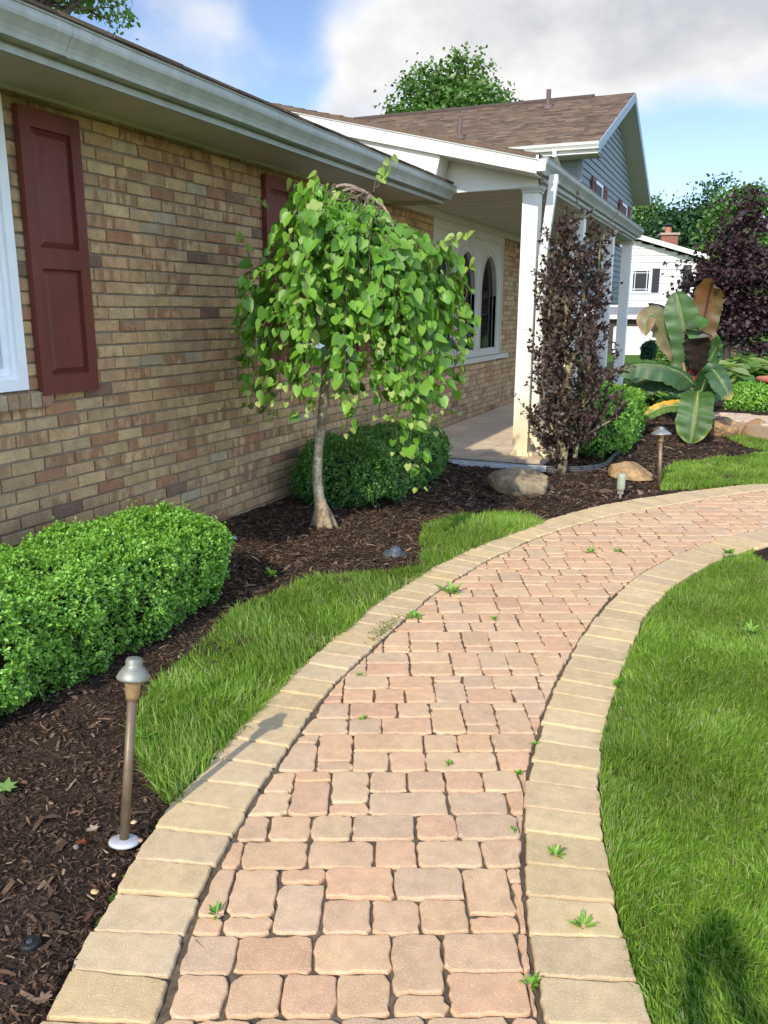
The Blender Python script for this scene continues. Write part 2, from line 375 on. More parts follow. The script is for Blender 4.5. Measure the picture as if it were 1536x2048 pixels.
# ------------------------------------------------------------------ paver path
def clip_half(poly, p, n):
    """keep side where (q-p).n >= 0"""
    out = []; m = len(poly)
    for i in range(m):
        a = poly[i]; b = poly[(i+1) % m]; da = (a-p)@n; db = (b-p)@n
        if da >= 0: out.append(a)
        if (da >= 0) != (db >= 0): out.append(a+(b-a)*(da/(da-db)))
    return out
def area(p):
    p = np.array(p); return .5*abs(np.sum(p[:, 0]*np.roll(p[:, 1], -1)-p[:, 1]*np.roll(p[:, 0], -1)))
def ccw(p):
    p = np.array(p); s = np.sum(p[:, 0]*np.roll(p[:, 1], -1)-p[:, 1]*np.roll(p[:, 0], -1)); return p if s > 0 else p[::-1]
def round_poly(p, r, k=4):
    out = []; n = len(p)
    for i in range(n):
        a, b, c = p[i-1], p[i], p[(i+1) % n]
        u = a-b; lu = np.linalg.norm(u); w = c-b; lw = np.linalg.norm(w)
        rr = min(r*random.uniform(.6, 1.4), lu*.45, lw*.45)
        if lu < 1e-6 or lw < 1e-6: continue
        p0 = b+u/lu*rr; p1 = b+w/lw*rr
        for t in np.linspace(0, 1, k): out.append((1-t)**2*p0+2*t*(1-t)*b+t*t*p1)
    return np.array(out)
def subdiv_poly(p, step):
    out = []; n = len(p)
    for i in range(n):
        a, b = p[i], p[(i+1) % n]; k = max(1, int(np.linalg.norm(b-a)/step))
        for t in range(k): out.append(a+(b-a)*t/k)
    return np.array(out)
def stone(mb, poly, col, near, z0=0., worn=.016, jit=.0012):
    poly = ccw(poly)
    if len(poly) < 3 or area(poly) < 3e-4: return
    p = round_poly(poly, worn, 4 if near else 2)
    if near: p = subdiv_poly(p, .022)
    c = p.mean(0); n = len(p)
    if near: dd = p-c; p = p+dd/(np.linalg.norm(dd, axis=1, keepdims=True)+1e-9)*((vnoise(p, 70, 3)-.62)*.007)[:, None]
    p = p+np.random.default_rng(int(abs(c[0]*9173+c[1]*3137)*10) % 99999).normal(0, jit, p.shape)
    dirs = p-c; r = np.linalg.norm(dirs, axis=1, keepdims=True); dirs = dirs/(r+1e-9)
    tilt = np.array([random.gauss(0, .006), random.gauss(0, .006)]); dz = random.gauss(0, .0012)
    def ring(ins, z): 
        q = p-dirs*np.minimum(ins, r*.6); return np.c_[q, z0+z+dz+(q-c)@tilt]
    rings = [ring(0, -.045), ring(0, -.011), ring(.0015, -.0042), ring(.0035, -.0014), ring(.007, -.0003), ring(.02, 0)] if near else [ring(0, -.03), ring(.0015, -.005), ring(.006, -.0006), ring(.015, 0)]
    V = np.vstack(rings+[np.array([[c[0], c[1], z0+dz]])]); k = len(rings); F = []
    for a in range(k-1):
        for i in range(n): F.append((a*n+i, a*n+(i+1) % n, (a+1)*n+(i+1) % n, (a+1)*n+i))
    for i in range(n): F.append(((k-1)*n+i, (k-1)*n+(i+1) % n, k*n))
    mb.add(V, F, col)
AX_A = radians(24.3); AV = np.array([-sin(AX_A), cos(AX_A)]); AU = np.array([cos(AX_A), sin(AX_A)])
def paver_rows():
    mod = .1245; u_min, u_max = -4., 7.; v0 = 1.494-mod*20; out = []
    r = random.Random(11); row = 0
    while v0+row*mod < 13.5:
        v = v0+row*mod; u = u_min+r.uniform(0, .1)
        while u < u_max:
            k = r.choice(['T', 'T', 'T', 'T', 'U', 'U', 'A', 'B', 'C', 'D', 'E', 'F', 'G'])
            if k == 'T':
                if r.random() < .5: pcs = [(0, 0, 1, 1.5), (0, 1.5, 1, .5)]
                else: pcs = [(0, 0, 1, .5), (0, .5, 1, 1.5)]
                w = 1
            elif k == 'U': w = 2; pcs = [(0, 0, 1, 1.5), (0, 1.5, 1, .5), (1, 0, 1, .5), (1, .5, 1, 1.5)] if r.random() < .5 else [(0, 0, 2, 1), (0, 1, 1, 1), (1, 1, 1, 1)]
            elif k == 'G': w = 2; pcs = [(0, 1, 2, 1), (0, 0, 1, 1), (1, 0, 1, 1)]
            elif k == 'A': w = 3; pcs = [(0, 0, 1, 1), (1, 0, 1, 1), (2, 0, 1, 1), (0, 1, 1.5, 1), (1.5, 1, 1.5, 1)]
            elif k == 'B': w = 3; pcs = [(0, 1, 1, 1), (1, 1, 1, 1), (2, 1, 1, 1), (0, 0, 1.5, 1), (1.5, 0, 1.5, 1)]
            elif k == 'C': w = 2.5; pcs = [(0, 0, 1, 1), (1, 0, 1.5, 1), (0, 1, 1.5, 1), (1.5, 1, 1, 1)]
            elif k == 'D': w = 2.5; pcs = [(0, 0, 1.5, 1), (1.5, 0, 1, 1), (0, 1, 1, 1), (1, 1, 1.5, 1)]
            elif k == 'E': w = 1; pcs = [(0, 0, 1, 1), (0, 1, 1, 1)]
            else: w = 1.5; pcs = [(0, 0, 1.5, 1), (0, 1, 1.5, 1)]
            m = mod
            for (a, b, cw, ch) in pcs: out.append((u+a*m, v+b*m, cw*m, ch*m))
            u += w*m
        row += 2
    return out
def near_tangent(pl, q):
    d = np.hypot(pl[:, 0]-q[0], pl[:, 1]-q[1]); i = int(np.argmin(d)); i = min(max(i, 1), len(pl)-2)
    t = pl[i+1]-pl[i-1]; return pl[i], t/np.linalg.norm(t), d.min()
def build_path():
    mb = MB(); r = random.Random(5)
    pinks = [(.60,.385,.24),(.60,.375,.23),(.58,.39,.24),(.595,.405,.25),(.57,.385,.24),(.61,.38,.225),(.56,.395,.255),(.60,.40,.235),(.60,.425,.26)]
    li = resample(LI, 900); ri = resample(RI, 900)
    for (u, v, w, h) in paver_rows():
        g = .0016
        c2 = AU*(u+w/2)+AV*(v+h/2)
        if c2[1] < -1.2 or c2[1] > 11.5: continue
        poly = [AU*(u+a)+AV*(v+b) for a, b in ((g, g), (w-g, g), (w-g, h-g), (g, h-g))]
        poly = [p+np.array([r.gauss(0, .0012), r.gauss(0, .0012)]) for p in poly]
        ok = True
        for pl, side in ((li, 1), (ri, -1)):
            p, t, d = near_tangent(pl, c2); nrm = np.array([t[1], -t[0]])*side
            if d < .3:
                gap = (.008 if side > 0 else .010)
                poly = clip_half(poly, p+nrm*gap, nrm)
            elif (c2-p)@nrm < 0: ok = False
            if len(poly) < 3: ok = False
            if not ok: break
        if not ok or area(poly) < 9e-4: continue
        col = r.choice(pinks) if r.random() > .02 else (.58, .35, .22)
        k = r.uniform(.92, 1.05); stone(mb, poly, [x*k*q for x, q in zip(col, (1.0, .972, .95))], c2[1] < 4.6, 0., .020, .0020)
    tans = [(.57,.42,.235),(.58,.43,.245),(.555,.415,.24),(.575,.425,.23),(.56,.415,.25),(.585,.425,.225)]
    for A, B, gold in ((LO, LI, 0), (RI, RO, 1)):
        n = int(seglen((resample(A, 400)+resample(B, 400))/2)[-1]/.134)
        a = resample(A, 400); 
        # pair each outer point with its nearest inner one so joints run square to the curve
        mid = resample((resample(A, 400)+resample(B, 400))/2, n+1)
        def cast(p, t, pl):
            q = resample(pl, 1200); rel = q-p; along = np.abs(rel@t); i = int(np.argmin(along+1e-3*np.linalg.norm(rel, axis=1)+ (np.linalg.norm(rel, axis=1) > .5)*9)); return q[i]
        ends = []
        for i in range(n+1):
            t = mid[min(i+1, n)]-mid[max(i-1, 0)]; t = t/np.linalg.norm(t)
            ends.append((cast(mid[i], t, A), cast(mid[i], t, B)))
        for i in range(n):
            (a0, b0), (a1, b1) = ends[i], ends[i+1]
            if mid[i][1] > 12: continue
            ta = (a1-a0); ta /= np.linalg.norm(ta)+1e-9; tb = (b1-b0); tb /= np.linalg.norm(tb)+1e-9
            g = .0016; j = lambda: np.array([r.gauss(0, .0022), r.gauss(0, .0022)])
            na = (b0-a0)/np.linalg.norm(b0-a0)
            o1, o2 = r.gauss(0, .004), r.gauss(0, .002)
            poly = [a0+ta*g+na*o1+j(), b0+tb*g-na*(.004+o2)+j(), b1-tb*g-na*(.004+o2)+j(), a1-ta*g+na*o1+j()]
            col = r.choice(tans)
            if gold and mid[i][1] < 2.6 and r.random() < .4: col = (.565, .405, .23)
            k = r.uniform(.9, 1.06); stone(mb, poly, [x*k for x in col], mid[i][1] < 4.6, .004, .013)
    o = mb.build('path', M['paver'], smooth=False); tag(o, kind='structure')
    m2 = MB(); a = resample(LO, 200); b = resample(RO, 200)
    inA = a+norm(b-a)*.02; inB = b-norm(b-a)*.02
    V = np.vstack([np.c_[inA, np.full(200, -.0095)], np.c_[inB, np.full(200, -.0095)]])
    F = np.array([(i, 200+i, 200+i+1, i+1) for i in range(199)])
    tag(np_obj('path_bedding', V, F, np.ones((400, 3)), M['sand']), kind='structure')
build_path()

# ------------------------------------------------------------------ grass
def grass(name, polys, dens, hmin, hmax, label, seed, w=.0032, lean=.35, hfun=None, tint=(1, 1, 1), bbox=None, edge=None):
    r = np.random.default_rng(seed); V = []; F = []; C = []; b = 0
    for poly, dn in zip(polys, dens):
        poly = np.asarray(poly); mn = poly.min(0); mx = poly.max(0)
        if bbox: mn = np.maximum(mn, bbox[0]); mx = np.minimum(mx, bbox[1])
        n = int(np.prod(mx-mn)*dn); P = np.c_[r.uniform(mn[0], mx[0], n), r.uniform(mn[1], mx[1], n)]
        P = P[inpoly(P, poly)]; 
        # clumps and thin spots
        k = vnoise(P, 9, seed+2)*.6+vnoise(P, 28, seed+4)*.4; P = P[r.random(len(P)) < np.clip(.35+1.3*k, 0, 1)]
        if hfun is not None: P = P[hfun(P) > r.random(len(P))]
        n = len(P)
        if not n: continue
        cl = vnoise(P, 5, seed+9); h = r.uniform(hmin, hmax, n)*(.7+.6*cl)*np.where(r.random(n) < .06, 1.35, 1)
        th = r.uniform(0, 2*pi, n)*.55+2*pi*vnoise(P, 3.5, seed+11); ln = np.abs(r.normal(lean, .3, n))*h
        dx, dy = np.cos(th)*ln, np.sin(th)*ln; ww = r.uniform(.7, 1.4, n)*w
        px, py = -np.sin(th+r.normal(0, .8, n))*ww, np.cos(th+r.normal(0, .8, n))*ww
        z0 = np.full(n, -.03); o = np.zeros(n)
        B0 = np.c_[P[:, 0]-px, P[:, 1]-py, z0]; B1 = np.c_[P[:, 0]+px, P[:, 1]+py, z0]
        m0 = np.c_[P[:, 0]+dx*.3-px*.8, P[:, 1]+dy*.3-py*.8, z0+h*.58]; m1 = np.c_[P[:, 0]+dx*.3+px*.8, P[:, 1]+dy*.3+py*.8, z0+h*.58]
        t = np.c_[P[:, 0]+dx, P[:, 1]+dy, z0+h*(1-.25*np.clip(ln/h, 0, 1))]
        vv = np.stack([B0, B1, m0, m1, t], 1).reshape(-1, 3)
        f = np.array([(0, 1, 3), (0, 3, 2), (2, 3, 4)])[None]+(np.arange(n)*5)[:, None, None]
        pal = np.array([(.205,.335,.042),(.26,.40,.062),(.155,.275,.036),(.33,.44,.11),(.48,.43,.24)])
        c = pal[r.choice(5, n, p=[.32,.26,.24,.12,.06])]*r.uniform(.72, 1.25, (n, 1))*np.array(tint)*(.82+.4*vnoise(P, 2.3, seed+20))[:, None]
        V.append(vv); F.append(f.reshape(-1, 3)+b); C.append(np.repeat(c, 5, 0)); b += len(vv)
    o = np_obj(name, np.vstack(V), np.vstack(F), np.vstack(C), M['blade'])
    return tag(o, label, 'grass', kind='stuff')
grass('grass', [GR_L1, GR_L2], [36000, 30000], .04, .095, 'long green grass strip between the mulch bed and the left edge of the path', 21, w=.0023)
RP = resample(RO, 300); RP = RP[(RP[:, 1] > .6)]
rl = RP[RP[:, 1] < 5.6]
LAWN_N = np.vstack([rl+np.array([.012, 0]), [[2.6, rl[-1, 1]], [2.6, .6]]])
def not_patch(P): return 1-inpoly(P, RB).astype(float)
NEAR = np.vstack([RP[RP[:, 1] < 2.6], [[1.3, 2.6], [1.3, .6]]])
MID = np.vstack([RP[(RP[:, 1] >= 2.6) & (RP[:, 1] < 6.2)], [[2.2, 6.2], [2.2, 2.6]]])
grass('grass', [NEAR, MID], [66000, 40000], .028, .060, 'thick sunlit lawn to the right of the curving path', 31, w=.0019, hfun=not_patch)
grass('grass', [GR_U1, GR_U2], [16000, 12000], .045, .08, 'small patch of grass beside the far bend of the path', 41, w=.004)

# ------------------------------------------------------------------ house
def brick_wall_part(parent, y0, y1, z0, z1, X, holes, name='wall'):
    mb = MB(); pats = []; r = random.Random(3)
    ch, bl, g = .0712, .2210, .0050
    pal = [(.375,.285,.165),(.395,.30,.175),(.355,.27,.165),(.385,.28,.165),(.345,.245,.15),(.37,.29,.18),(.34,.25,.155),(.42,.325,.195),(.375,.275,.16)]
    row = 0; z = z0
    while z < z1-.02:
        zt = min(z+ch, z1); off = (row % 2)*bl/2+(.012*((row*7) % 5)-.02)
        y = y0-bl+off
        while y < y1:
            a, b = max(y+g, y0), min(y+bl-g, y1); y += bl
            if b-a < .02: continue
            segs = [(a, b)]
            for (h0, h1, hz0, hz1) in holes:
                if z+ch*.5 > hz0 and z+ch*.5 < hz1:
                    ns = []
                    for (s, e) in segs:
                        if h0 > s: ns.append((s, min(e, h0)))
                        if h1 < e: ns.append((max(s, h1), e))
                    segs = [q for q in ns if q[1]-q[0] > .02]
            for (s, e) in segs:
                col = r.choice(pal); t = r.random(); pat = .85 if t < .30 else (.35 if t < .5 else 0.)
                if r.random() < .035: col = (.17, .12, .095); pat = .2
                if r.random() < .03: col = (.33, .295, .215); pat = 0
                if r.random() < .05: col = (.31, .18, .11); pat = .4
                k = r.uniform(.88, 1.1); col = [col[0]*k*1.26, col[1]*k*1.12, col[2]*k*.98]
                pr = r.gauss(0, .0018); j = lambda q: r.gauss(0, q)
                zb, zz = z+g+j(.0014), zt-g+j(.0012); xo = X+pr; ch_ = .004
                ys = [s, s+(e-s)*.33, s+(e-s)*.66, e]; cj = r.gauss(0, .0012)
                outer = [(xo-.004, ys[0]+j(.001), zb), (xo-.004, ys[1], zb+j(.0012)), (xo-.004, ys[2], zb+j(.0012)), (xo-.004, ys[3]+j(.001), zb),
                         (xo-.004, ys[3]+j(.001), zz), (xo-.004, ys[2], zz+j(.0012)), (xo-.004, ys[1], zz+j(.0012)), (xo-.004, ys[0]+j(.001), zz)]
                cy, cz = (s+e)/2, (zb+zz)/2
                inner = [(xo+j(.0005), cy+(p[1]-cy)*(1-ch_/(abs(p[1]-cy)+.03)), cz+(p[2]-cz)*(1-ch_/abs(p[2]-cz))) for p in outer]
                back = [(X-.02, p[1], p[2]) for p in outer]
                V = back+outer+inner; F = []
                for A in (0, 8):
                    for i in range(8): F.append((A+i, A+(i+1) % 8, A+8+(i+1) % 8, A+8+i))
                F += [(16, 17, 22, 23), (17, 18, 21, 22), (18, 19, 20, 21)]
                mb.add(V, F, col); pats += [pat]*24
        z += ch; row += 1
    o = mb.build(name, M['brick'], parent)
    at = o.data.attributes.new('pat', 'FLOAT', 'POINT'); at.data.foreach_set('value', np.array(pats, np.float32))
    return o

house = empty('house', (0, 0, 0), 0, 'tan brick house with maroon shutters, white columned porch and grey sided gable wing', 'house')
WZ0, WZ1 = -.05, 2.58
HOLES = [(1.55, 3.20, 1.10, 2.50), (6.0, 7.1, 1.12, 2.46), (9.2, 12.15, .86, 2.5)]
brick_wall_part(house, 1.3, 17.45, WZ0, WZ1, WALLX, HOLES)
# mortar backing with openings
mb = MB()
def wall_with_holes(mb, X0, X1, y0, y1, z0, z1, holes):
    ys = sorted(set([y0, y1]+[h[0] for h in holes]+[h[1] for h in holes]))
    for a, b in zip(ys[:-1], ys[1:]):
        hh = [h for h in holes if h[0] <= a+1e-6 and h[1] >= b-1e-6]
        if not hh: mb.box(X0, X1, a, b, z0, z1)
        else:
            h = hh[0]; mb.box(X0, X1, a, b, z0, h[2]); mb.box(X0, X1, a, b, h[3], z1)
wall_with_holes(mb, -3.62, WALLX-.013, 1.3, 17.45, -.3, 2.6, HOLES)
mb.build('mortar', M['mortar'], house)
def rowlock_sill(y0, y1, z):
    mb = MB(); y = y0; r = random.Random(int(y0*10)); n = int((y1-y0)/.072)
    w = (y1-y0)/n
    for i in range(n):
        k = r.uniform(.85, 1.1); c = r.choice([(.36,.26,.16),(.33,.215,.13),(.38,.29,.19),(.34,.18,.11)])
        a, b = y0+i*w+.005, y0+(i+1)*w-.005
        x1 = WALLX+.034+r.gauss(0, .002)
        mb.add([(-3.45,a,z-.095),(x1-.004,a,z-.095),(x1,a,z-.088),(x1,a,z-.024),(x1-.004,a,z-.018),(-3.45,a,z),(-3.45,b,z-.095),(x1-.004,b,z-.095),(x1,b,z-.088),(x1,b,z-.024),(x1-.004,b,z-.018),(-3.45,b,z)],
               [(0,1,2,3,4,5),(11,10,9,8,7,6)]+[(i_, i_+6, (i_+1) % 6+6, (i_+1) % 6) for i_ in range(6)], [q*k for q in c])
    mb.box(-3.46, WALLX+.026, y0+.003, y1-.003, z-.09, z-.02, (.3, .25, .19))
    return mb
def window(y0, y1, z0, z1, mull=True):
    """casing, sash frame, glass set into the wall opening"""
    fr = MB()
    def framebox(fr, a, b, c, d, t, x0, x1):
        fr.box(x0, x1, a, a+t, c, d); fr.box(x0, x1, b-t, b, c, d); fr.box(x0, x1, a+t, b-t, c, c+t); fr.box(x0, x1, a+t, b-t, d-t, d)
    framebox(fr, y0, y1, z0, z1, .055, -3.52, WALLX+.012)
    framebox(fr, y0+.055, y1-.055, z0+.055, z1-.055, .022, -3.52, WALLX-.008)
    framebox(fr, y0+.077, y1-.077, z0+.077, z1-.077, .035, -3.50, WALLX-.028)
    if mull: ym = (y0+y1)/2; fr.box(-3.5, WALLX-.02, ym-.025, ym+.025, z0+.11, z1-.11)
    else: zm = (z0+z1)/2; fr.box(-3.5, WALLX-.024, y0+.11, y1-.11, zm-.02, zm+.02)
    w = fr.build('window', M['winwhite'], house)
    g = MB(); g.box(-3.475, -3.46, y0+.105, y1-.105, z0+.105, z1-.105); g.build('pane', M['glass'], w)
    rowlock_sill(y0-.13, y1+.13, z0).build('sill', M['brick'], w)
    return w
window(1.55, 3.20, 1.10, 2.50); window(6.0, 7.1, 1.12, 2.46, False)
def shutter(y0, y1, z0, z1, X=WALLX, full=True):
    mb = MB(); t = .036; x0 = X+.006; x1 = x0+t; st = .07
    zm = z0+(z1-z0)*.5-.01; rails = [(z0, z0+.10), (zm-.05, zm+.05), (z1-.09, z1)]
    mb.box(x0, x1, y0, y0+st, z0, z1); mb.box(x0, x1, y1-st, y1, z0, z1)
    for a, b in rails: mb.box(x0, x1-.0005, y0+st, y1-st, a, b)
    for (a, b) in ((rails[0][1], rails[1][0]), (rails[1][1], rails[2][0])):
        ya, yb = y0+st, y1-st; xi = x0+.012; bv = .034
        # recessed raised panel with bevelled edges
        mb.box(x0, xi, ya, yb, a, b)
        A = [(xi+.0008, ya+.006, a+.006), (xi+.0008, yb-.006, a+.006), (xi+.0008, yb-.006, b-.006), (xi+.0008, ya+.006, b-.006)]
        Bq = [(xi+.003, ya+.011, a+.011), (xi+.003, yb-.011, a+.011), (xi+.003, yb-.011, b-.011), (xi+.003, ya+.011, b-.011)]
        Cq = [(x1-.006, ya+bv, a+bv), (x1-.006, yb-bv, a+bv), (x1-.006, yb-bv, b-bv), (x1-.006, ya+bv, b-bv)]
        mb.add(A+Bq+Cq, [(0,1,5,4),(1,2,6,5),(2,3,7,6),(3,0,4,7),(4,5,9,8),(5,6,10,9),(6,7,11,10),(7,4,8,11),(8,9,10,11)])
    sh = mb.build('shutter', M['shutter'], house)
    for yy in (y0+.028, y1-.028):
        for zz in (z0+.035, z1-.035):
            sc = MB()
            V = [(x1-.001+(.004 if k == 6 else 0), yy+(.008*cos(2*pi*k/6) if k < 6 else 0), zz+(.008*sin(2*pi*k/6) if k < 6 else 0)) for k in range(7)]
            sc.add(V, [(k, (k+1) % 6, 6) for k in range(6)])
            if X == WALLX: sc.build('screw', M['shutter'], sh)
    return sh
shutter(3.265, 3.675, 1.063, 2.47); shutter(5.54, 5.95, 1.10, 2.47); shutter(7.15, 7.56, 1.10, 2.47)

# --- arched window unit: white panel with three tall arched lights
def arched_unit():
    y0, y1, z0, z1 = 9.2, 12.15, .90, 2.53
    cols_ = [(9.0+.13, 9.86), (10.10, 10.86), (11.14, 11.90)]
    cols_ = [(9.28, 9.86), (10.12, 10.84), (11.12, 11.86)]
    spring, top, bot = 1.72, 2.24, 1.0
    fr = MB(); X = WALLX-.015
    def arch(ya, yb, grow=0., n=18):
        ym = (ya+yb)/2; hw = (yb-ya)/2+grow; pts = []
        for k in range(n+1):
            a = pi*k/n; pts.append((ym+hw*cos(a), spring+(top+grow-spring)*sin(a)))
        return pts  # from right to left over the top
    # fill the panel as vertical strips between the arches, plus arch spandrels
    edges = [y0]; 
    for a, b in cols_: edges += [a, b]
    edges.append(y1)
    for k in range(0, len(edges), 2): fr.box(X-.05, X, edges[k], edges[k+1], z0, z1)
    for a, b in cols_:
        fr.box(X-.05, X, a, b, z0, bot)
        ap = arch(a, b); n = len(ap)
        V = [(X, p[0], p[1]) for p in ap]+[(X, p[0], z1) for p in ap]
        V += [(X-.08, p[0], p[1]) for p in ap]
        F = [(i, i+1, n+i+1, n+i) for i in range(n-1)]+[(2*n+i, 2*n+i+1, i+1, i) for i in range(n-1)]
        fr.add(V, F)
        # raised moulding round each light and a larger blind arch above
        for gr, th, pr in ((.0, .022, .014), (.085, .010, .008)):
            o_ = arch(a, b, gr+th); i_ = arch(a, b, gr)
            o2 = [(o_[0][0], bot-.02)]+o_+[(o_[-1][0], bot-.02)]; i2 = [(i_[0][0], bot-.02)]+i_+[(i_[-1][0], bot-.02)]
            n2 = len(o2)
            V = [(X+pr, *p) for p in o2]+[(X+pr, *p) for p in i2]+[(X-.001, *p) for p in o2]+[(X-.04 if gr == 0 else X-.001, *p) for p in i2]
            F = [(i, i+1, n2+i+1, n2+i) for i in range(n2-1)]+[(2*n2+i, 2*n2+i+1, i+1, i) for i in range(n2-1)]+[(n2+i, n2+i+1, 3*n2+i+1, 3*n2+i) for i in range(n2-1)]
            fr.add(V, F)
    fr.box(X, X+.02, y0, y1, z1-.10, z1); fr.box(X, X+.014, y0, y0+.05, z0, z1-.1); fr.box(X, X+.014, y1-.05, y1, z0, z1-.1)
    w = fr.build('arched_window', M['soffit'], house)
    for a, b in cols_:
        g = MB(); ap = arch(a, b, -.004); pts = [(X-.045, b, bot-.03)]+[(X-.045, *p) for p in ap]+[(X-.045, a, bot-.03)]
        g.prism(pts, (-.01, 0, 0)); g.build('pane', M['glass'], w)
    s = MB(); s.box(-3.5, WALLX+.05, 9.0, 12.42, .835, .895); s.build('sill', M['soffit'], w)
arched_unit()
dm = MB(); dm.box(-3.63, WALLX+.01, 13.6, 14.6, .12, 2.2, (.05, .03, .03)); dm.box(-3.6, WALLX+.03, 13.5, 13.6, .1, 2.3, (.5,.5,.48)); dm.box(-3.6, WALLX+.03, 14.6, 14.7, .1, 2.3, (.5,.5,.48)); d_ = dm.build('door', M['plastic'], house)
hm = MB(); hm.lathe([(.03, 0), (.035, .02), (.02, .05)], 0, 0, 10, (.4, .3, .12)); h_ = hm.build('handle', M['brass'], d_); h_.location = (WALLX+.04, 13.7, 1.05)

# --- eaves: K style gutter profile extruded along an axis
def kgutter(parent, p0, p1, out, name='gutter', size=.12, m='gutter', drop=0.):
    """p0,p1: back top edge of the gutter; out: unit vector away from the wall"""
    s = size; p0 = np.array(p0, float); p1 = np.array(p1, float); out = np.array(out, float)
    prof = [(0, 0), (0, -s), (.62*s, -s), (.66*s, -.86*s), (.74*s, -.70*s), (.88*s, -.52*s), (.99*s, -.40*s), (1.02*s, -.28*s), (1.02*s, -.06*s), (1.08*s, -.03*s), (1.08*s, 0), (.98*s, 0), (.98*s, -.08*s), (.95*s, -.3*s), (.6*s, -.88*s), (.05*s, -.9*s), (.05*s, 0)]
    mb = MB(); n = len(prof); V = []
    segs = 14
    for k in range(segs+1):
        q = p0+(p1-p0)*k/segs; wob = .002*sin(k*2.1)
        V += [q+out*a+np.array([0, 0, b+wob]) for a, b in prof]
    F = []
    for k in range(segs):
        for i in range(n): F.append((k*n+i, k*n+(i+1) % n, (k+1)*n+(i+1) % n, (k+1)*n+i))
    V0 = [p0+out*a+np.array([0, 0, b]) for a, b in prof[:11]]; V1 = [p1+out*a+np.array([0, 0, b]) for a, b in prof[:11]]
    mb.add(V, F); mb.add(V0, [tuple(range(11))]); mb.add(V1, [tuple(range(11))[::-1]])
    o = mb.build(name, M[m], parent)
    L_g = np.linalg.norm(p1-p0); d_g = (p1-p0)/L_g
    for q in np.arange(2.1, L_g, 3.05):
        sm = MB(); c0 = p0+d_g*q; A = [c0+out*a*1.012+np.array([0, 0, b*1.015]) for a, b in prof[1:11]]; sm.add(A+[v+d_g*.035 for v in A], [(i, i+1, i+11, i+10) for i in range(9)]); sm.build('seam', M[m], o)
    return o
GX = -2.735   # main gutter lip
EY1 = 7.98    # end of the brick wing eave
kgutter(house, (-2.86, .9, 2.665), (-2.86, EY1+.03, 2.665), (1, 0, 0))
mb = MB()
mb.box(-2.88, -2.861, .9, EY1, 2.505, 2.672)               # fascia
mb.box(-2.859, -2.846, .9, EY1, 2.505, 2.532)
mb.build('fascia', M['gutter'], house)
mb = MB()
y = .9
while y < EY1-.01:                                        # soffit boards across the eave
    b = min(y+.30, EY1); mb.box(WALLX-.02, -2.881, y, b-.003, 2.548+.0, 2.562); mb.box(WALLX-.02, -2.881, b-.003, b, 2.553, 2.562); y = b
mb.box(WALLX+.0015, WALLX+.02, 1.3, EY1, 2.528, 2.547)            # frieze moulding
mb.box(WALLX+.0015, -2.861, EY1-.02, EY1, 2.506, 2.548)
mb.build('soffit', M['soffit'], house)

def shingle_roof(name, parent, o, ux, uy, width, depth, pal, exp_=.14, tab=.3, seed=1, thick=.008, base=True):
    """o: eave corner, ux: unit vector along the eave, uy: unit vector up the slope"""
    o = np.array(o, float); ux = np.array(ux, float); uy = np.array(uy, float); nz = np.cross(ux, uy); nz = nz if nz[2] > 0 else -nz
    r = random.Random(seed); mb = MB(); rows = int(depth/exp_)+1
    for k in range(rows):
        v0 = k*exp_; v1 = min(v0+exp_*1.08, depth)
        if v1-v0 < .03: continue
        u = -r.uniform(0, tab)
        while u < width:
            w = tab*r.uniform(.45, 1.1); a, b = max(u, 0), min(u+w-.004, width); u += w
            if b-a < .02: continue
            t = thick*r.uniform(.7, 1.5); c = r.choice(pal); q = r.uniform(.8, 1.2); c = [x*q for x in c]
            vv = v0-r.uniform(0, .012)
            P = [o+ux*a+uy*vv+nz*.002, o+ux*b+uy*vv+nz*.002, o+ux*b+uy*v1+nz*.002, o+ux*a+uy*v1+nz*.002,
                 o+ux*a+uy*vv+nz*(t+.006), o+ux*b+uy*vv+nz*(t+.006), o+ux*b+uy*v1+nz*.0035, o+ux*a+uy*v1+nz*.0035]
            mb.add(P, [(4,5,6,7),(0,1,5,4),(1,2,6,5),(3,0,4,7)], c)
    if base:
        P = [o-nz*.03, o+ux*width-nz*.03, o+ux*width+uy*depth-nz*.03, o+uy*depth-nz*.03]
        mb.prism(P, nz*.031, pal[0])
    return mb.build(name, M['shingle'], parent)
SH = [(.15,.105,.075),(.175,.122,.086),(.12,.085,.064),(.20,.138,.096),(.155,.115,.088)]
sl = .238; L_ = sqrt(1+sl*sl); upv = np.array([-1/L_, 0, sl/L_])
shingle_roof('roof', house, (-2.765, .85, 2.688), (0, 1, 0), upv, 7.13, 5.0, SH, seed=2)
# rear slope of the brick wing
rx = -2.80-5.0/L_; shingle_roof('roof', house, (rx-5/L_, .85, 2.688), (0, 1, 0), (1/L_, 0, sl/L_), 7.13, 5.0, SH, seed=8)
# --- porch roof
PY0, PY1 = 7.66, 14.95
PO = np.array([-1.90, PY0, 2.80])
shingle_roof('roof', house, (-1.88, PY0-.02, 2.842), (0, 1, 0), upv, PY1-PY0+.04, 2.9, SH, seed=3)
kgutter(house, (-1.93, PY0+.1, 2.83), (-1.93, PY1, 2.83), (1, 0, 0), size=.125)
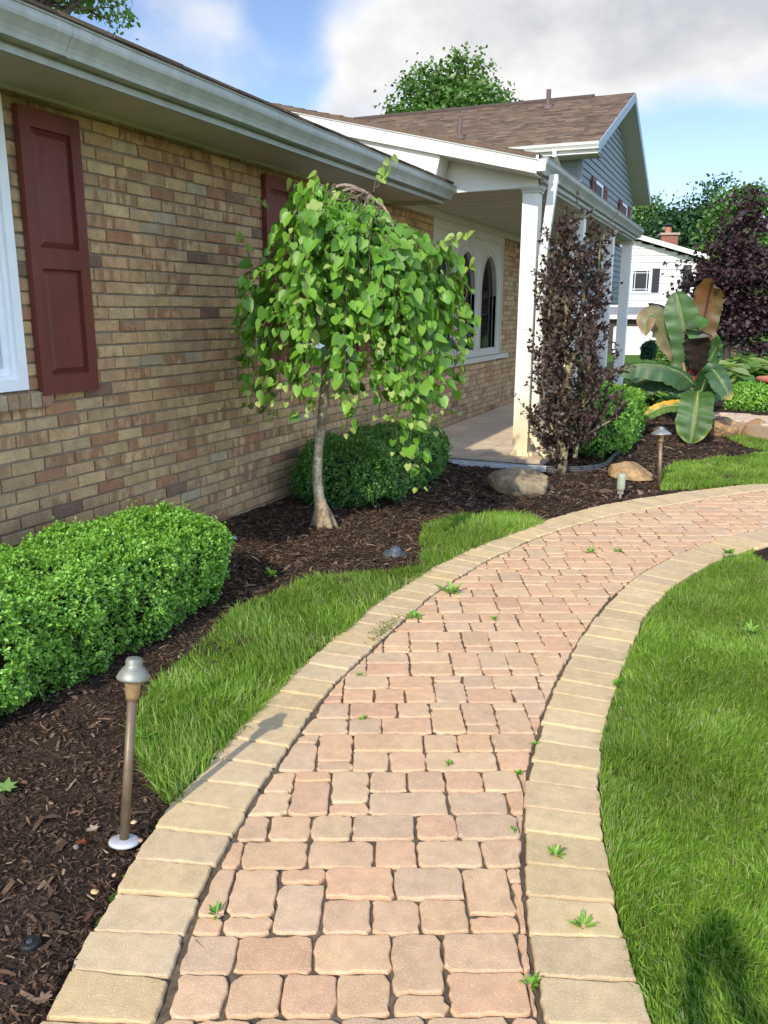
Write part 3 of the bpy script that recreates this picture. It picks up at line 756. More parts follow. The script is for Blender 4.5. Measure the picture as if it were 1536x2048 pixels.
# rake board facing the camera, with the boxed eave return of the brick wing
mb = MB()
def slopez(x): return 2.842+(-1.88-x)*sl
mb.prism([(-1.88, PY0, slopez(-1.88)-.035), (-1.88, PY0, slopez(-1.88)-.155), (-4.75, PY0, slopez(-4.75)-.16), (-4.75, PY0, slopez(-4.75)-.035)], (0, .03, 0))
mb.prism([(-1.86, PY0-.012, slopez(-1.86)-.002), (-1.86, PY0-.012, slopez(-1.86)-.042), (-4.75, PY0-.012, slopez(-4.75)-.042), (-4.75, PY0-.012, slopez(-4.75)-.002)], (0, .011, 0))
mb.prism([(-2.80, PY0+.05, slopez(-2.80)-.156), (-2.865, PY0+.05, 2.63), (-4.75, PY0+.05, 2.63), (-4.75, PY0+.05, slopez(-4.75)-.157)], (0, .03, 0))
mb.prism([(-2.80, PY0+.05, slopez(-2.80)-.156), (-2.865, PY0+.05, 2.63), (-2.865, PY0+.30, 2.63), (-2.80, PY0+.30, slopez(-2.80)-.156)], (.004, 0, 0))
# soffit under the rake
mb.prism([(-1.90, PY0+.031, slopez(-1.90)-.15), (-4.75, PY0+.031, slopez(-4.75)-.15), (-4.75, PY0+.40, slopez(-4.75)-.15), (-1.90, PY0+.40, slopez(-1.90)-.15)], (0, 0, -.012))
mb.box(-1.93, -1.80, PY0+.001, PY0+.03, 2.705, 2.80)
mb.build('rake_board', M['white'], house)
mb = MB()
mb.prism([(-1.94, PY0+.36, 2.625), (-3.4, PY0+.36, 2.60), (-6.5, PY0+.36, 2.60), (-6.5, PY0+.36, slopez(-6.5)-.16), (-1.94, PY0+.36, slopez(-1.94)-.16)], (0, .03, 0))
mb.build('gable_panel', M['white'], house)
mb = MB()
mb.box(-2.10, -1.915, 8.06, PY1-.25, 2.63, 2.70)             # beam over the columns
mb.box(-1.914, -1.90, 7.98, PY1-.12, 2.655, 2.83)
mb.box(-1.899, -1.885, 7.98, PY1-.12, 2.66, 2.70)
mb.box(-2.12, -1.93, PY1-.25, PY1-.18, 2.62, 2.72)
mb.build('beam', M['gutter'], house)
mb = MB(); x = -3.398
mb.box(-3.398, -2.101, PY0+.391, PY1-.2, 2.612, 2.63)
yy = PY0+.5
while yy < PY1-.3: mb.box(-3.398, -2.101, yy, yy+.004, 2.6095, 2.6118); yy += .3
mb.box(-3.398, -3.36, PY0+.391, 17.4, 2.53, 2.61)
mb.build('ceiling', M['soffit'], house)

def column(y, stain):
    mb = MB(); x0, x1, y0, y1 = -2.085, -1.935, y, y+.15; zb, zt = .10, 2.63
    # ribbed aluminium post
    pts = []; n = 7
    def side(a, b, nrm):
        a = np.array(a); b = np.array(b); d = (b-a); nr = np.array(nrm)
        out = []
        for k in range(n):
            t0 = .10+.8*k/n; t1 = t0+.8/n*.55; t2 = t0+.8/n
            out += [a+d*t0, a+d*(t0+.006)-nr*.004, a+d*t1-nr*.004, a+d*(t1+.006)]
        return [a]+out
    ring = side((x0, y0), (x1, y0), (0, -1))+side((x1, y0), (x1, y1), (1, 0))+side((x1, y1), (x0, y1), (0, 1))+side((x0, y1), (x0, y0), (-1, 0))
    m = len(ring); V = [(p[0], p[1], zb) for p in ring]+[(p[0], p[1], zt) for p in ring]
    mb.add(V, [(i, (i+1) % m, m+(i+1) % m, m+i) for i in range(m)])
    c = mb.build('column', M['stained'] if stain else M['white'], house)
    k = MB(); k.box(x0-.012, x1+.012, y0-.012, y1+.012, zt-.055, zt-.002); k.box(x0-.022, x1+.022, y0-.022, y1+.022, zt-.025, zt-.0005)
    k.build('capital', M['soffit'], c)
    k = MB(); k.box(x0-.018, x1+.018, y0-.018, y1+.018, zb, zb+.03); k.box(x1+.0185, x1+.05, y0+.02, y0+.04, zb, zb+.035); k.build('foot', M['stained'] if stain else M['white'], c)
for i, yc in enumerate((8.02, 10.32, 12.62, 14.55)): column(yc, i == 0)
def downspout(pts, w=.075, d=.055, m='white', name='downspout', prt=None):
    mb = MB(); pts = [np.array(p, float) for p in pts]; V = []; F = []
    for i, p in enumerate(pts):
        V += [p+np.array(q) for q in ((-w/2, -d/2, 0), (w/2, -d/2, 0), (w/2, d/2, 0), (-w/2, d/2, 0))]
    for i in range(len(pts)-1):
        for k in range(4): F.append((i*4+k, i*4+(k+1) % 4, i*4+4+(k+1) % 4, i*4+4+k))
    F += [(3, 2, 1, 0), tuple(len(pts)*4-4+k for k in range(4))]
    mb.add(V, F)
    for p in pts[1:-1]: mb.box(p[0]-w/2-.003, p[0]+w/2+.003, p[1]-d/2-.003, p[1]+d/2+.003, p[2]-.02, p[2]+.02)
    return mb.build(name, M[m], prt or house)
downspout([(-1.80, 8.02, 2.72), (-1.80, 8.02, 2.66), (-1.885, 8.10, 1.99), (-1.887, 8.10, 1.0), (-1.887, 8.10, .30), (-1.80, 8.06, .17), (-1.70, 7.98, .10)], m='stained')

# --- porch floor, raised plinth and edging
def porch():
    mb = MB(); r = random.Random(9); x = -3.39
    pal = [(.58,.455,.31),(.60,.48,.33),(.55,.42,.29),(.62,.49,.33),(.57,.43,.30)]
    y = 7.84; 
    rows = []
    xw = [.30, .40, .30, .40, .24]
    xx = -3.39
    for w in xw:
        y = 7.84+r.uniform(0, .0); x1 = min(xx+w, -1.76)
        while y < 15.2:
            l = r.choice([.3, .45, .6, .4]); b = min(y+l, 15.2); k = r.uniform(.94, 1.05); c = [q*k for q in r.choice(pal)]
            z = .10+r.gauss(0, .0008)
            mb.add([(xx+.002,y+.002,.06),(x1-.002,y+.002,.06),(x1-.002,b-.002,.06),(xx+.002,b-.002,.06),(xx+.002,y+.002,z-.003),(x1-.002,y+.002,z-.003),(x1-.002,b-.002,z-.003),(xx+.002,b-.002,z-.003),
                    (xx+.006,y+.006,z),(x1-.006,y+.006,z),(x1-.006,b-.006,z),(xx+.006,b-.006,z)],
                   [(0,1,5,4),(1,2,6,5),(2,3,7,6),(3,0,4,7),(4,5,9,8),(5,6,10,9),(6,7,11,10),(7,4,8,11),(8,9,10,11)], c)
            y = b
        xx = x1
    f = mb.build('porch_floor', M['tile'], house)
    b = MB(); b.box(-3.39, -1.80, 7.90, 15.1, -.1, .061, (.45, .36, .27)); b.box(-3.39, -1.9, 7.875, 7.899, -.1, .046, (.52, .42, .30)); b.build('porch_base', M['tile'], house)
    e = MB()
    # corrugated white edging along the front of the slab and the dark corner sweep
    pts = [(-3.3, 7.86), (-1.72, 7.86)]
    def corr(pts, z0, z1, ridges=5):
        P = [np.array(p) for p in pts]; V = []; F = []; nz = ridges*2+1
        for i, p in enumerate(P):
            t = P[min(i+1, len(P)-1)]-P[max(i-1, 0)]; t = t/np.linalg.norm(t); nr = np.array([t[1], -t[0]])
            for k in range(nz):
                q = p+nr*(.006 if k % 2 else 0); V.append((q[0], q[1], z0+(z1-z0)*k/(nz-1)))
            for k in range(nz-1, -1, -1):
                q = p-nr*.012; V.append((q[0], q[1], z0+(z1-z0)*k/(nz-1)))
        m = 2*nz
        for i in range(len(P)-1):
            for k in range(m): F.append((i*m+k, i*m+(k+1) % m, (i+1)*m+(k+1) % m, (i+1)*m+k))
        return V, F
    V, F = corr([(-3.3+k*.16, 7.862) for k in range(11)], -.04, .045); e.add(V, F)
    e.build('edging', M['trim'], house); e = MB()
    V, F = corr([(-1.70+.5*sin(a), 8.36-.5*cos(a)) for a in np.linspace(0, 1.5, 12)]+[(-1.2, 8.9), (-1.2, 9.5)], -.04, .05); e.add(V, F)
    e.build('edging', M['darktrim'], house)
porch()

# --- rear gable wing with grey siding
GY0, GY1, GXW = 17.45, 25.0, -3.4
EAVZ, RIDY = 4.60, 21.2
RSL = (6.38-4.60)/(21.2-16.9)
def gz(y): return 4.60+RSL*(min(y, 2*RIDY-y)-16.9)
mb = MB(); z = 1.72; bh = .135
while z < 6.3:
    # span of this course under the roof
    zt = z+bh; 
    ya, yb = GY0, GY1
    if zt > gz(GY0)-.08: ya = 16.9+(zt+.06-4.60)/RSL; yb = 2*RIDY-ya; ya = max(ya, GY0); yb = min(yb, GY1)
    if yb-ya > .1:
        mb.add([(GXW+.028, ya, z), (GXW+.028, yb, z), (GXW+.005, yb, zt+.004), (GXW+.005, ya, zt+.004), (GXW, ya, z), (GXW, yb, z)], [(0, 1, 2, 3), (4, 5, 1, 0)])
    # side wall facing the camera
    if z < gz(GY0)-.25: mb.add([(GXW, GY0-.026, z), (-9.5, GY0-.026, z), (-9.5, GY0-.004, zt+.004), (GXW, GY0-.004, zt+.004), (GXW, GY0, z), (-9.5, GY0, z)], [(1, 0, 3, 2), (0, 1, 5, 4)])
    z = zt
mb.box(-3.46, GXW+.035, GY0-.03, GY0+.06, 1.70, 4.42)
mb.box(-3.46, GXW+.035, GY1-.06, GY1, 1.70, 4.52)
mb.box(-9.5, GXW-.001, GY0+.001, GY1, 1.70, 4.55)
mb.prism([(GXW-.002, GY0, 4.5), (GXW-.002, GY1, 4.5), (GXW-.002, RIDY, 6.22)], (-.1, 0, 0))
mb.build('gable_wall', M['siding'], house)
mb = MB(); mb.box(-9.5, -4.6, GY0+.5, GY1-.3, -.5, 1.699); mb.build('lower_wall', M['vsiding'], house)
upR = np.array([0, 1, RSL]); upR = upR/np.linalg.norm(upR); depthR = (RIDY-16.9)*sqrt(1+RSL**2)
shingle_roof('roof', house, (-12.0, 16.9, 4.60), (1, 0, 0), upR, 9.02, depthR, SH, seed=5, tab=.32)
upB = np.array([0, -1, RSL]); upB = upB/np.linalg.norm(upB)
shingle_roof('roof', house, (-12.0, 2*RIDY-16.9, 4.60), (1, 0, 0), upB, 9.02, depthR, SH, seed=6, tab=.9, exp_=.4)
mb = MB()
# ridge vent stops short of the gable
for s_ in (-1, 1):
    mb.prism([(-12., RIDY, 6.44), (-12., RIDY+s_*.16, 6.44-.16*RSL), (-12, RIDY+s_*.16, 6.40-.16*RSL), (-12, RIDY, 6.40)], (8.1, 0, 0), (.09, .065, .055))
mb.build('ridge_cap', M['shingle'], house)
mb = MB()   # blue grey bargeboards and wide rake soffit
xr = -2.98
for s_ in (-1, 1):
    ye = 16.86 if s_ < 0 else 2*RIDY-16.86
    a = [(xr, ye, 4.60-.005), (xr, ye, 4.60-.19), (xr, RIDY, 6.38-.20), (xr, RIDY, 6.38)]
    mb = MB(); mb.prism(a, (.022, 0, 0)); mb.build('bargeboard', M['fascia'], house)
mb = MB()
for s_ in (-1, 1):
    ye = 16.95 if s_ < 0 else 2*RIDY-16.95
    a = [(xr, ye, 4.43), (xr, RIDY, 6.20), (GXW, RIDY, 6.20), (GXW, ye, 4.43)]
    mb.prism(a, (0, 0, -.012))
mb.box(-12, xr-.001, 16.92, GY0-.03, 4.40, 4.415); 
mb.build('soffit', M['soffit'], house)
mb = MB(); mb.box(-12, xr-.001, 16.875, 16.9, 4.41, 4.58); mb.build('fascia', M['white'], house); mb = MB(); mb.box(-12, xr-.001, 2*RIDY-16.9, 2*RIDY-16.875, 4.41, 4.58); mb.build('fascia', M['white'], house)
kgutter(house, (-12, 16.873, 4.60), (-2.96, 16.873, 4.60), (0, -1, 0), m='white')
kgutter(house, (-12, 2*RIDY-16.873, 4.60), (-2.96, 2*RIDY-16.873, 4.60), (0, 1, 0), m='white')
downspout([(-3.78, 16.80, 4.50), (-3.78, 16.82, 4.40), (-3.70, 17.37, 4.06), (-3.70, 17.37, 3.2)], m='white')
for (px_, py_) in ((-4.78, 20.35), (-6.12, 18.05)):
    zb = 4.60+RSL*(py_-16.9)
    mb = MB(); mb.lathe([(.055, zb-.05), (.055, zb+.40), (.048, zb+.40), (.048, zb+.36)], px_, py_, 14); mb.lathe([(.13, zb-.03), (.12, zb+.045), (.07, zb+.08)], px_, py_, 14)
    mb.build('vent_pipe', M['pipe'], house)
def upper_window(y0, y1, z0, z1):
    mb = MB(); X = GXW+.03
    mb.box(X-.02, X+.02, y0, y0+.07, z0, z1); mb.box(X-.02, X+.02, y1-.07, y1, z0, z1); mb.box(X-.02, X+.02, y0+.07, y1-.07, z0, z0+.07); mb.box(X-.02, X+.02, y0+.07, y1-.07, z1-.07, z1)
    zm = (z0+z1)/2; mb.box(X-.02, X+.012, y0+.07, y1-.07, zm-.02, zm+.02)
    w = mb.build('window', M['winwhite'], house); g = MB(); g.box(X-.018, X+.002, y0+.07, y1-.07, z0+.07, z1-.07); g.build('pane', M['dark'], w)
    for a in (y0-.46, y1+.04):
        shutter(a, a+.42, z0, z1, GXW+.03)
upper_window(18.95, 19.95, 3.15, 4.24); upper_window(22.9, 23.9, 3.15, 4.24)

# ------------------------------------------------------------------ plants
def leafcol(r, pal, n, lo=.8, hi=1.2, p=None):
    pal = np.array(pal); return pal[r.choice(len(pal), n, p=p)]*r.uniform(lo, hi, (n, 1))
# heart shaped leaf folded along the midrib; stalk at origin, tip towards -y
HEART_V = [(0,-.02,0),(0,-.36,-.02),(0,-.74,-.01),(0,-1.08,.03),
           (.20,.13,.03),(.47,.02,.09),(.53,-.32,.10),(.33,-.72,.06),
           (-.20,.13,.03),(-.47,.02,.09),(-.53,-.32,.10),(-.33,-.72,.06)]
HEART_F = [(0,5,4),(0,1,5),(1,6,5),(1,2,6),(2,7,6),(2,3,7),(0,8,9),(0,9,1),(1,9,10),(1,10,2),(2,10,11),(2,11,3)]
OVAL_V = [(0,0,0),(.3,-.35,.08),(-.3,-.35,.08),(.25,-.72,.05),(-.25,-.72,.05),(0,-1,0),(0,-.5,-.03)]
OVAL_F = [(0,1,6),(0,6,2),(1,3,6),(6,4,2),(3,5,6),(6,5,4)]
RHOMB_V = [(0,0,0),(.30,-.5,.06),(0,-1,0),(-.30,-.5,.06)]; RHOMB_F = [(0,1,2),(0,2,3)]

def bark_tube(mb, pts, rads, seg=8, col=(.2,.16,.12), rough=.08, rseed=0):
    """lumpy tube"""
    pts = np.array(pts, float); n = max(4, int(seglen(pts)[-1]/max(.03, rads[0]*.8))); n = min(n, 60)
    s = seglen(pts); t = np.linspace(0, s[-1], n); P = np.c_[[np.interp(t, s, pts[:, k]) for k in range(3)]].T
    for _ in range(3): P[1:-1] = .25*P[:-2]+.5*P[1:-1]+.25*P[2:]
    R = np.interp(t, s, rads); r = np.random.default_rng(rseed)
    b = mb.n; mb.tube(P, list(R), seg, col)
    for i in range(n):
        for k in range(seg):
            j = b+i*seg+k; v = np.array(mb.v[j]); d = v-P[i]; mb.v[j] = tuple(P[i]+d*(1+r.normal(0, rough)))
            c = np.array(col)*(1+r.normal(0, .18)); mb.c[j] = tuple(np.clip(c, .01, 1))

def weeping_tree():
    base = gp(650, 1052, .03); Yb = base[1]
    t = empty('weeping_redbud', (0, 0, 0), 0, 'small weeping tree with heart shaped leaves standing in mulch before the brick wall', 'tree')
    P = lambda x, y, dy=0: yp(x, y, Yb+dy)
    tr = MB(); pts = [P(650,1062), P(640,1010), P(633,960), P(636,900), P(643,850), P(648,790), P(655,700,.02), P(672,600,.03), P(694,500,.0), P(712,430,0), P(735,385,0)]
    bark_tube(tr, pts, [.054,.043,.037,.034,.032,.031,.028,.025,.022,.019,.016], 12, (.34,.295,.21), .07, 1)
    for (x, y, dy, rr) in ((625,1058,-.03,.026),(640,1072,-.06,.03),(662,1064,-.05,.026),(674,1058,.03,.022),(655,1050,.07,.02)):
        q = P(x, y, dy); q[2] = max(q[2]-.0, .0); a = P(642, 1000, dy*.3); m = (a+q)/2+np.array([0, 0, -.02]); e = q+(q-base)*.25+np.array([0, 0, -.05])
        bark_tube(tr, [a, m, q, e], [.034, .032, rr, .008], 8, (.31,.23,.15), .08, int(x))
    trunk = tr.build('trunk', M['bark'], t, smooth=True)
    r = np.random.default_rng(12); br = MB(); LP = []; LD = []; LN = []; LS = []; LY = []; hub = P(728, 392)
    hubs = [P(735, 388), P(700, 395, -.05), P(672, 440, .05), P(690, 500, .02), P(760, 420, -.02)]
    def strand(h0, apex, end, n=26, rad=.006, leaves=True, dens=1.):
        # rises from the hub to the apex then falls nearly plumb
        out = np.array([end[0]-h0[0], end[1]-h0[1], 0]); pts = []
        for k in range(n):
            s_ = k/(n-1)
            if s_ < .4: u = s_/.4; p = h0*(1-u)**2+2*u*(1-u)*np.array([h0[0]*.5+apex[0]*.5, h0[1]*.5+apex[1]*.5, apex[2]+.05])+u*u*apex
            else:
                u = (s_-.4)/.6; c = apex+(np.array([end[0], end[1], apex[2]])-apex)*.9+np.array([0, 0, -.04]); p = apex*(1-u)**2+2*u*(1-u)*c+u*u*end
            pts.append(p+r.normal(0, .008, 3))
        pts = np.array(pts); br.tube(pts, list(np.linspace(rad, .0015, n)), 4, (.17, .12, .085))
        if leaves:
            L = seglen(pts); tot = L[-1]; s_ = tot*.14; side = 1
            while s_ < tot:
                i = min(np.searchsorted(L, s_), n-1); d = pts[i]-pts[i-1]; d /= np.linalg.norm(d)+1e-9
                rad_ = np.array([pts[i][0]-h0[0], pts[i][1]-h0[1], 0.]); rad_ /= np.linalg.norm(rad_)+1e-6
                sd = np.cross(d, rad_)*side; side = -side
                p = pts[i]+sd*r.uniform(.015, .045)+rad_*r.uniform(.0, .04)
                ld = np.array([0, 0, -1.])*r.uniform(.5, 1.1)+sd*r.uniform(.1, .7)+rad_*r.uniform(.05, .75)+r.normal(0, .22, 3)
                ln = rad_*r.uniform(.3, 1.)+np.array([0, -.25, .9])*r.uniform(.5, 1.2)+r.normal(0, .55, 3)
                young = s_ > tot*.93
                LP.append(p); LD.append(ld); LN.append(ln); LS.append((.034+.052*r.random()**.9)*(.55 if young else 1)); LY.append(1. if young or r.random() < .03 else 0.)
                s_ += r.uniform(.024, .044)/dens
    # outline of the crown seen in the photograph: px column -> top and bottom rows
    topx = [470, 500, 540, 580, 620, 660, 700, 745, 790, 830, 870, 910, 945]
    topy = [520, 455, 395, 365, 350, 385, 400, 395, 425, 470, 462, 470, 500]
    botx = [470, 520, 560, 600, 640, 700, 760, 820, 880, 920, 950]
    boty = [770, 815, 820, 830, 790, 800, 825, 840, 825, 800, 730]
    for k in range(142):
        x = r.uniform(474, 944); dy = (x-708)/232*.42-.12+r.uniform(-.55, .5)*sqrt(max(.12, 1-((x-708)/250)**2))
        sc = 1.0
        yt = np.interp(x, topx, topy)+abs(dy)*85+r.uniform(0, 150)*(r.random() < .6); yb = np.interp(x, botx, boty)-r.uniform(0, 1)**1.6*360+(10 if dy < 0 else -40)
        if yb < yt+60: yb = yt+r.uniform(60, 130)
        ap = P(x+(708-x)*.22, yt, dy*.85); en = P(x, yb, dy)
        h0 = hubs[r.integers(len(hubs))]; strand(h0, ap, en, dens=.82, rad=r.uniform(.003, .0075))
    for (x0, yt, xe, ye, dy) in ((820,640,835,975,-.2),(800,700,795,905,-.3),(840,640,865,860,-.1),(700,720,700,870,-.3),(590,640,545,840,-.2),(530,560,500,840,.1),(900,520,905,820,.3),(780,750,825,930,-.3)):
        strand(hubs[0], P(x0, yt, dy), P(xe, ye, dy), dens=.9)
    # stiff upright shoots above the crown
    for (x0, y0, x1, y1) in ((745,385,770,322),(750,380,785,312),(600,400,632,346),(560,420,520,398),(840,500,925,468),(870,500,945,462),(640,400,585,362),(500,520,485,470),(920,560,950,520)):
        a, b = P(x0, y0), P(x1, y1); pts = np.array([a+(b-a)*u+r.normal(0, .006, 3) for u in np.linspace(0, 1, 8)]); br.tube(pts, list(np.linspace(.004, .0015, 8)), 4, (.2, .15, .1))
        for u in (.55, .8, 1.):
            LP.append(a+(b-a)*u); LD.append(np.array([r.normal(0, .6), r.normal(0, .3), -.6])); LN.append(np.array([r.normal(0, .4), -.6, .7])); LS.append(r.uniform(.04, .07)); LY.append(.6)
    # knotted top limbs
    for (a, m, b, ra) in (((735,388,0),(690,365,-.05),(640,392,-.1),.014),((735,388,0),(700,372,-.08),(610,440,-.2),.012),((740,390,0),(720,430,-.1),(690,520,-.15),.013),((738,390,0),(775,420,-.05),(800,500,-.15),.011),((700,410,0),(650,430,-.1),(600,520,-.25),.011),((745,395,0),(780,470,.1),(800,560,.1),.010),((690,440,0),(640,470,.1),(560,520,.15),.01),((735,390,0),(700,380,.1),(560,450,.2),.011)):
        bark_tube(br, [P(*a), P(*m), P(*b)], [ra, ra*.85, ra*.45], 7, (.26,.20,.145), .08, int(a[0]+b[0]))
    br.build('branch', M['bark'], t, smooth=True)
    LP, LD, LN, LS, LY = map(np.array, (LP, LD, LN, LS, LY)); n = len(LP)
    # keep leaves clear of the wall
    ok = LP[:, 0] > WALLX+.05; LP, LD, LN, LS, LY = LP[ok], LD[ok], LN[ok], LS[ok], LY[ok]; n = len(LP)
    C = leafcol(r, [(.140,.305,.032),(.180,.36,.040),(.100,.23,.028),(.23,.41,.06)], n, .8, 1.18, [.34,.30,.24,.12])
    C = C*(1-LY[:, None])+np.array([.36,.44,.12])*LY[:, None]
    V, F, C = scatter(HEART_V, HEART_F, LP, frames(LD, LN), np.c_[LS*r.uniform(.75, 1.1, n), LS, LS*r.uniform(.3, 3.6, n)], C)
    np_obj('crown', V, F, C, M['leaf'], t)
weeping_tree()

def rounded_box_pts(r, n, c, h, pw=4., topw=1.):
    """points and normals on a superellipsoid shell"""
    u = norm(r.normal(size=(n, 3))); u[:, 2] = np.abs(u[:, 2])*np.where(r.random(n) < .12, -1, 1)
    k = (np.abs(u)**pw).sum(1)**(-1/pw); p = u*k[:, None]; nr = norm(np.sign(p)*np.abs(p)**(pw-1)/np.array(h)); return c+p*np.array(h), nr
BOXN = 0
def boxwood(name, x0, x1, y0, y1, z1, n, label, seed, leaf=.017, pal=None, pw=4., group=None, z0=-.02, amp=.05, mix=None, cat='hedge', matn='boxleaf'):
    r = np.random.default_rng(seed); c = np.array([(x0+x1)/2, (y0+y1)/2, (z0+z1)/2]); h = np.array([(x1-x0)/2, (y1-y0)/2, (z1-z0)/2])
    t = empty(name, (c[0], c[1], 0), 0, label, cat, group)
    # area even sampling: sample faces of the box then project radially onto the superellipsoid
    m = int(n*1.3); A = np.array([h[1]*h[2], h[1]*h[2], h[0]*h[2], h[0]*h[2], h[0]*h[1]]); f = r.choice(5, m, p=A/A.sum())
    q = r.uniform(-1, 1, (m, 3)); q[f == 0, 0] = -1; q[f == 1, 0] = 1; q[f == 2, 1] = -1; q[f == 3, 1] = 1; q[f == 4, 2] = 1
    k = (np.abs(q)**pw).sum(1)**(-1/pw); p = q*k[:, None]; nr = norm(np.sign(p)*np.abs(p)**(pw-1)/h)
    P = c+p*h; bump = (vnoise(P, 5, seed)-.5)*2*amp+(vnoise(P, 16, seed+1)-.5)*amp*1.1
    depth = r.random(m)**1.6*.075
    stray = (r.random(m) < .035)*r.uniform(.01, .045, m)*np.clip(h[0]*3, .5, 1); P = P+nr*(bump-depth+stray)[:, None]+r.normal(0, .004, (m, 3))
    thin = vnoise(P, 11, seed+7) > .17; P, nr, depth = P[thin], nr[thin], depth[thin]; m = len(P)
    keep = P[:, 2] > .0; P, nr, depth = P[keep], nr[keep], depth[keep]; m = len(P)
    # each point is a shoot tip with three to five leaves
    k = 4; Pn = np.repeat(P, k, 0); N2 = np.repeat(nr, k, 0); dp = np.repeat(depth, k); mm = len(Pn)
    ax = norm(N2+np.array([0, 0, .55])+np.repeat(r.normal(0, .35, (m, 3)), k, 0)); side = norm(np.cross(ax, r.normal(size=(mm, 3))))
    d = norm(ax*r.uniform(.1, 1.1, (mm, 1))+side*.8); nn = norm(ax*1.1-d*.4+r.normal(0, .25, (mm, 3)))
    Pn = Pn-ax*r.uniform(0, leaf*1.2, (mm, 1))
    Ls = leaf*r.uniform(.7, 1.25, mm)
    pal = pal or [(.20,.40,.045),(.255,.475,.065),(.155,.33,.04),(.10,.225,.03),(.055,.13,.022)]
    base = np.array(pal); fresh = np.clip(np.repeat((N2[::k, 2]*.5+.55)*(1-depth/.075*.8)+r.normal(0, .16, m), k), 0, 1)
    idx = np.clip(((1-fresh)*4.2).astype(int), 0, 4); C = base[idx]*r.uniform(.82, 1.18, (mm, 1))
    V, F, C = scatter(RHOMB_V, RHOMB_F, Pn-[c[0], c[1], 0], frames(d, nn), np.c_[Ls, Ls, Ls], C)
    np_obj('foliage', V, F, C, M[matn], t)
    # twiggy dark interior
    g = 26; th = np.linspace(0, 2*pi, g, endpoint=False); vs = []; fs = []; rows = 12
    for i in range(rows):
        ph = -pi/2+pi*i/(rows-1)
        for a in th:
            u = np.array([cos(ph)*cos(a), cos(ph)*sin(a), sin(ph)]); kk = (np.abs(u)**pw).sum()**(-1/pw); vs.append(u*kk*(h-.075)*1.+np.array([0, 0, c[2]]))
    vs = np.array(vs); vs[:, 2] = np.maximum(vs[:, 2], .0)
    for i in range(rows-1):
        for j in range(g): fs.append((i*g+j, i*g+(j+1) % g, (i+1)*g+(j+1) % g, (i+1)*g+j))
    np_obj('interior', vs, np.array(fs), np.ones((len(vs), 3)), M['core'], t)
    return t
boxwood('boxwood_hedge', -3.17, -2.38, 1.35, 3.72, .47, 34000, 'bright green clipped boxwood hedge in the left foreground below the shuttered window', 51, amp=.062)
DK = [(.085,.20,.035),(.10,.235,.04),(.06,.15,.028),(.045,.115,.022),(.03,.075,.018)]
boxwood('boxwood_hedge', -3.30, -2.44, 5.5, 7.45, .47, 15000, 'dark green clipped hedge behind the weeping tree trunk by the porch', 52, leaf=.02, pal=[(.115,.25,.04),(.13,.28,.045),(.09,.21,.035),(.06,.15,.03),(.035,.085,.018)])
boxwood('boxwood_hedge', -1.78, -1.10, 8.55, 11.2, .60, 9000, 'low green boxwood at the foot of the purple columnar tree', 53, leaf=.026, amp=.07)

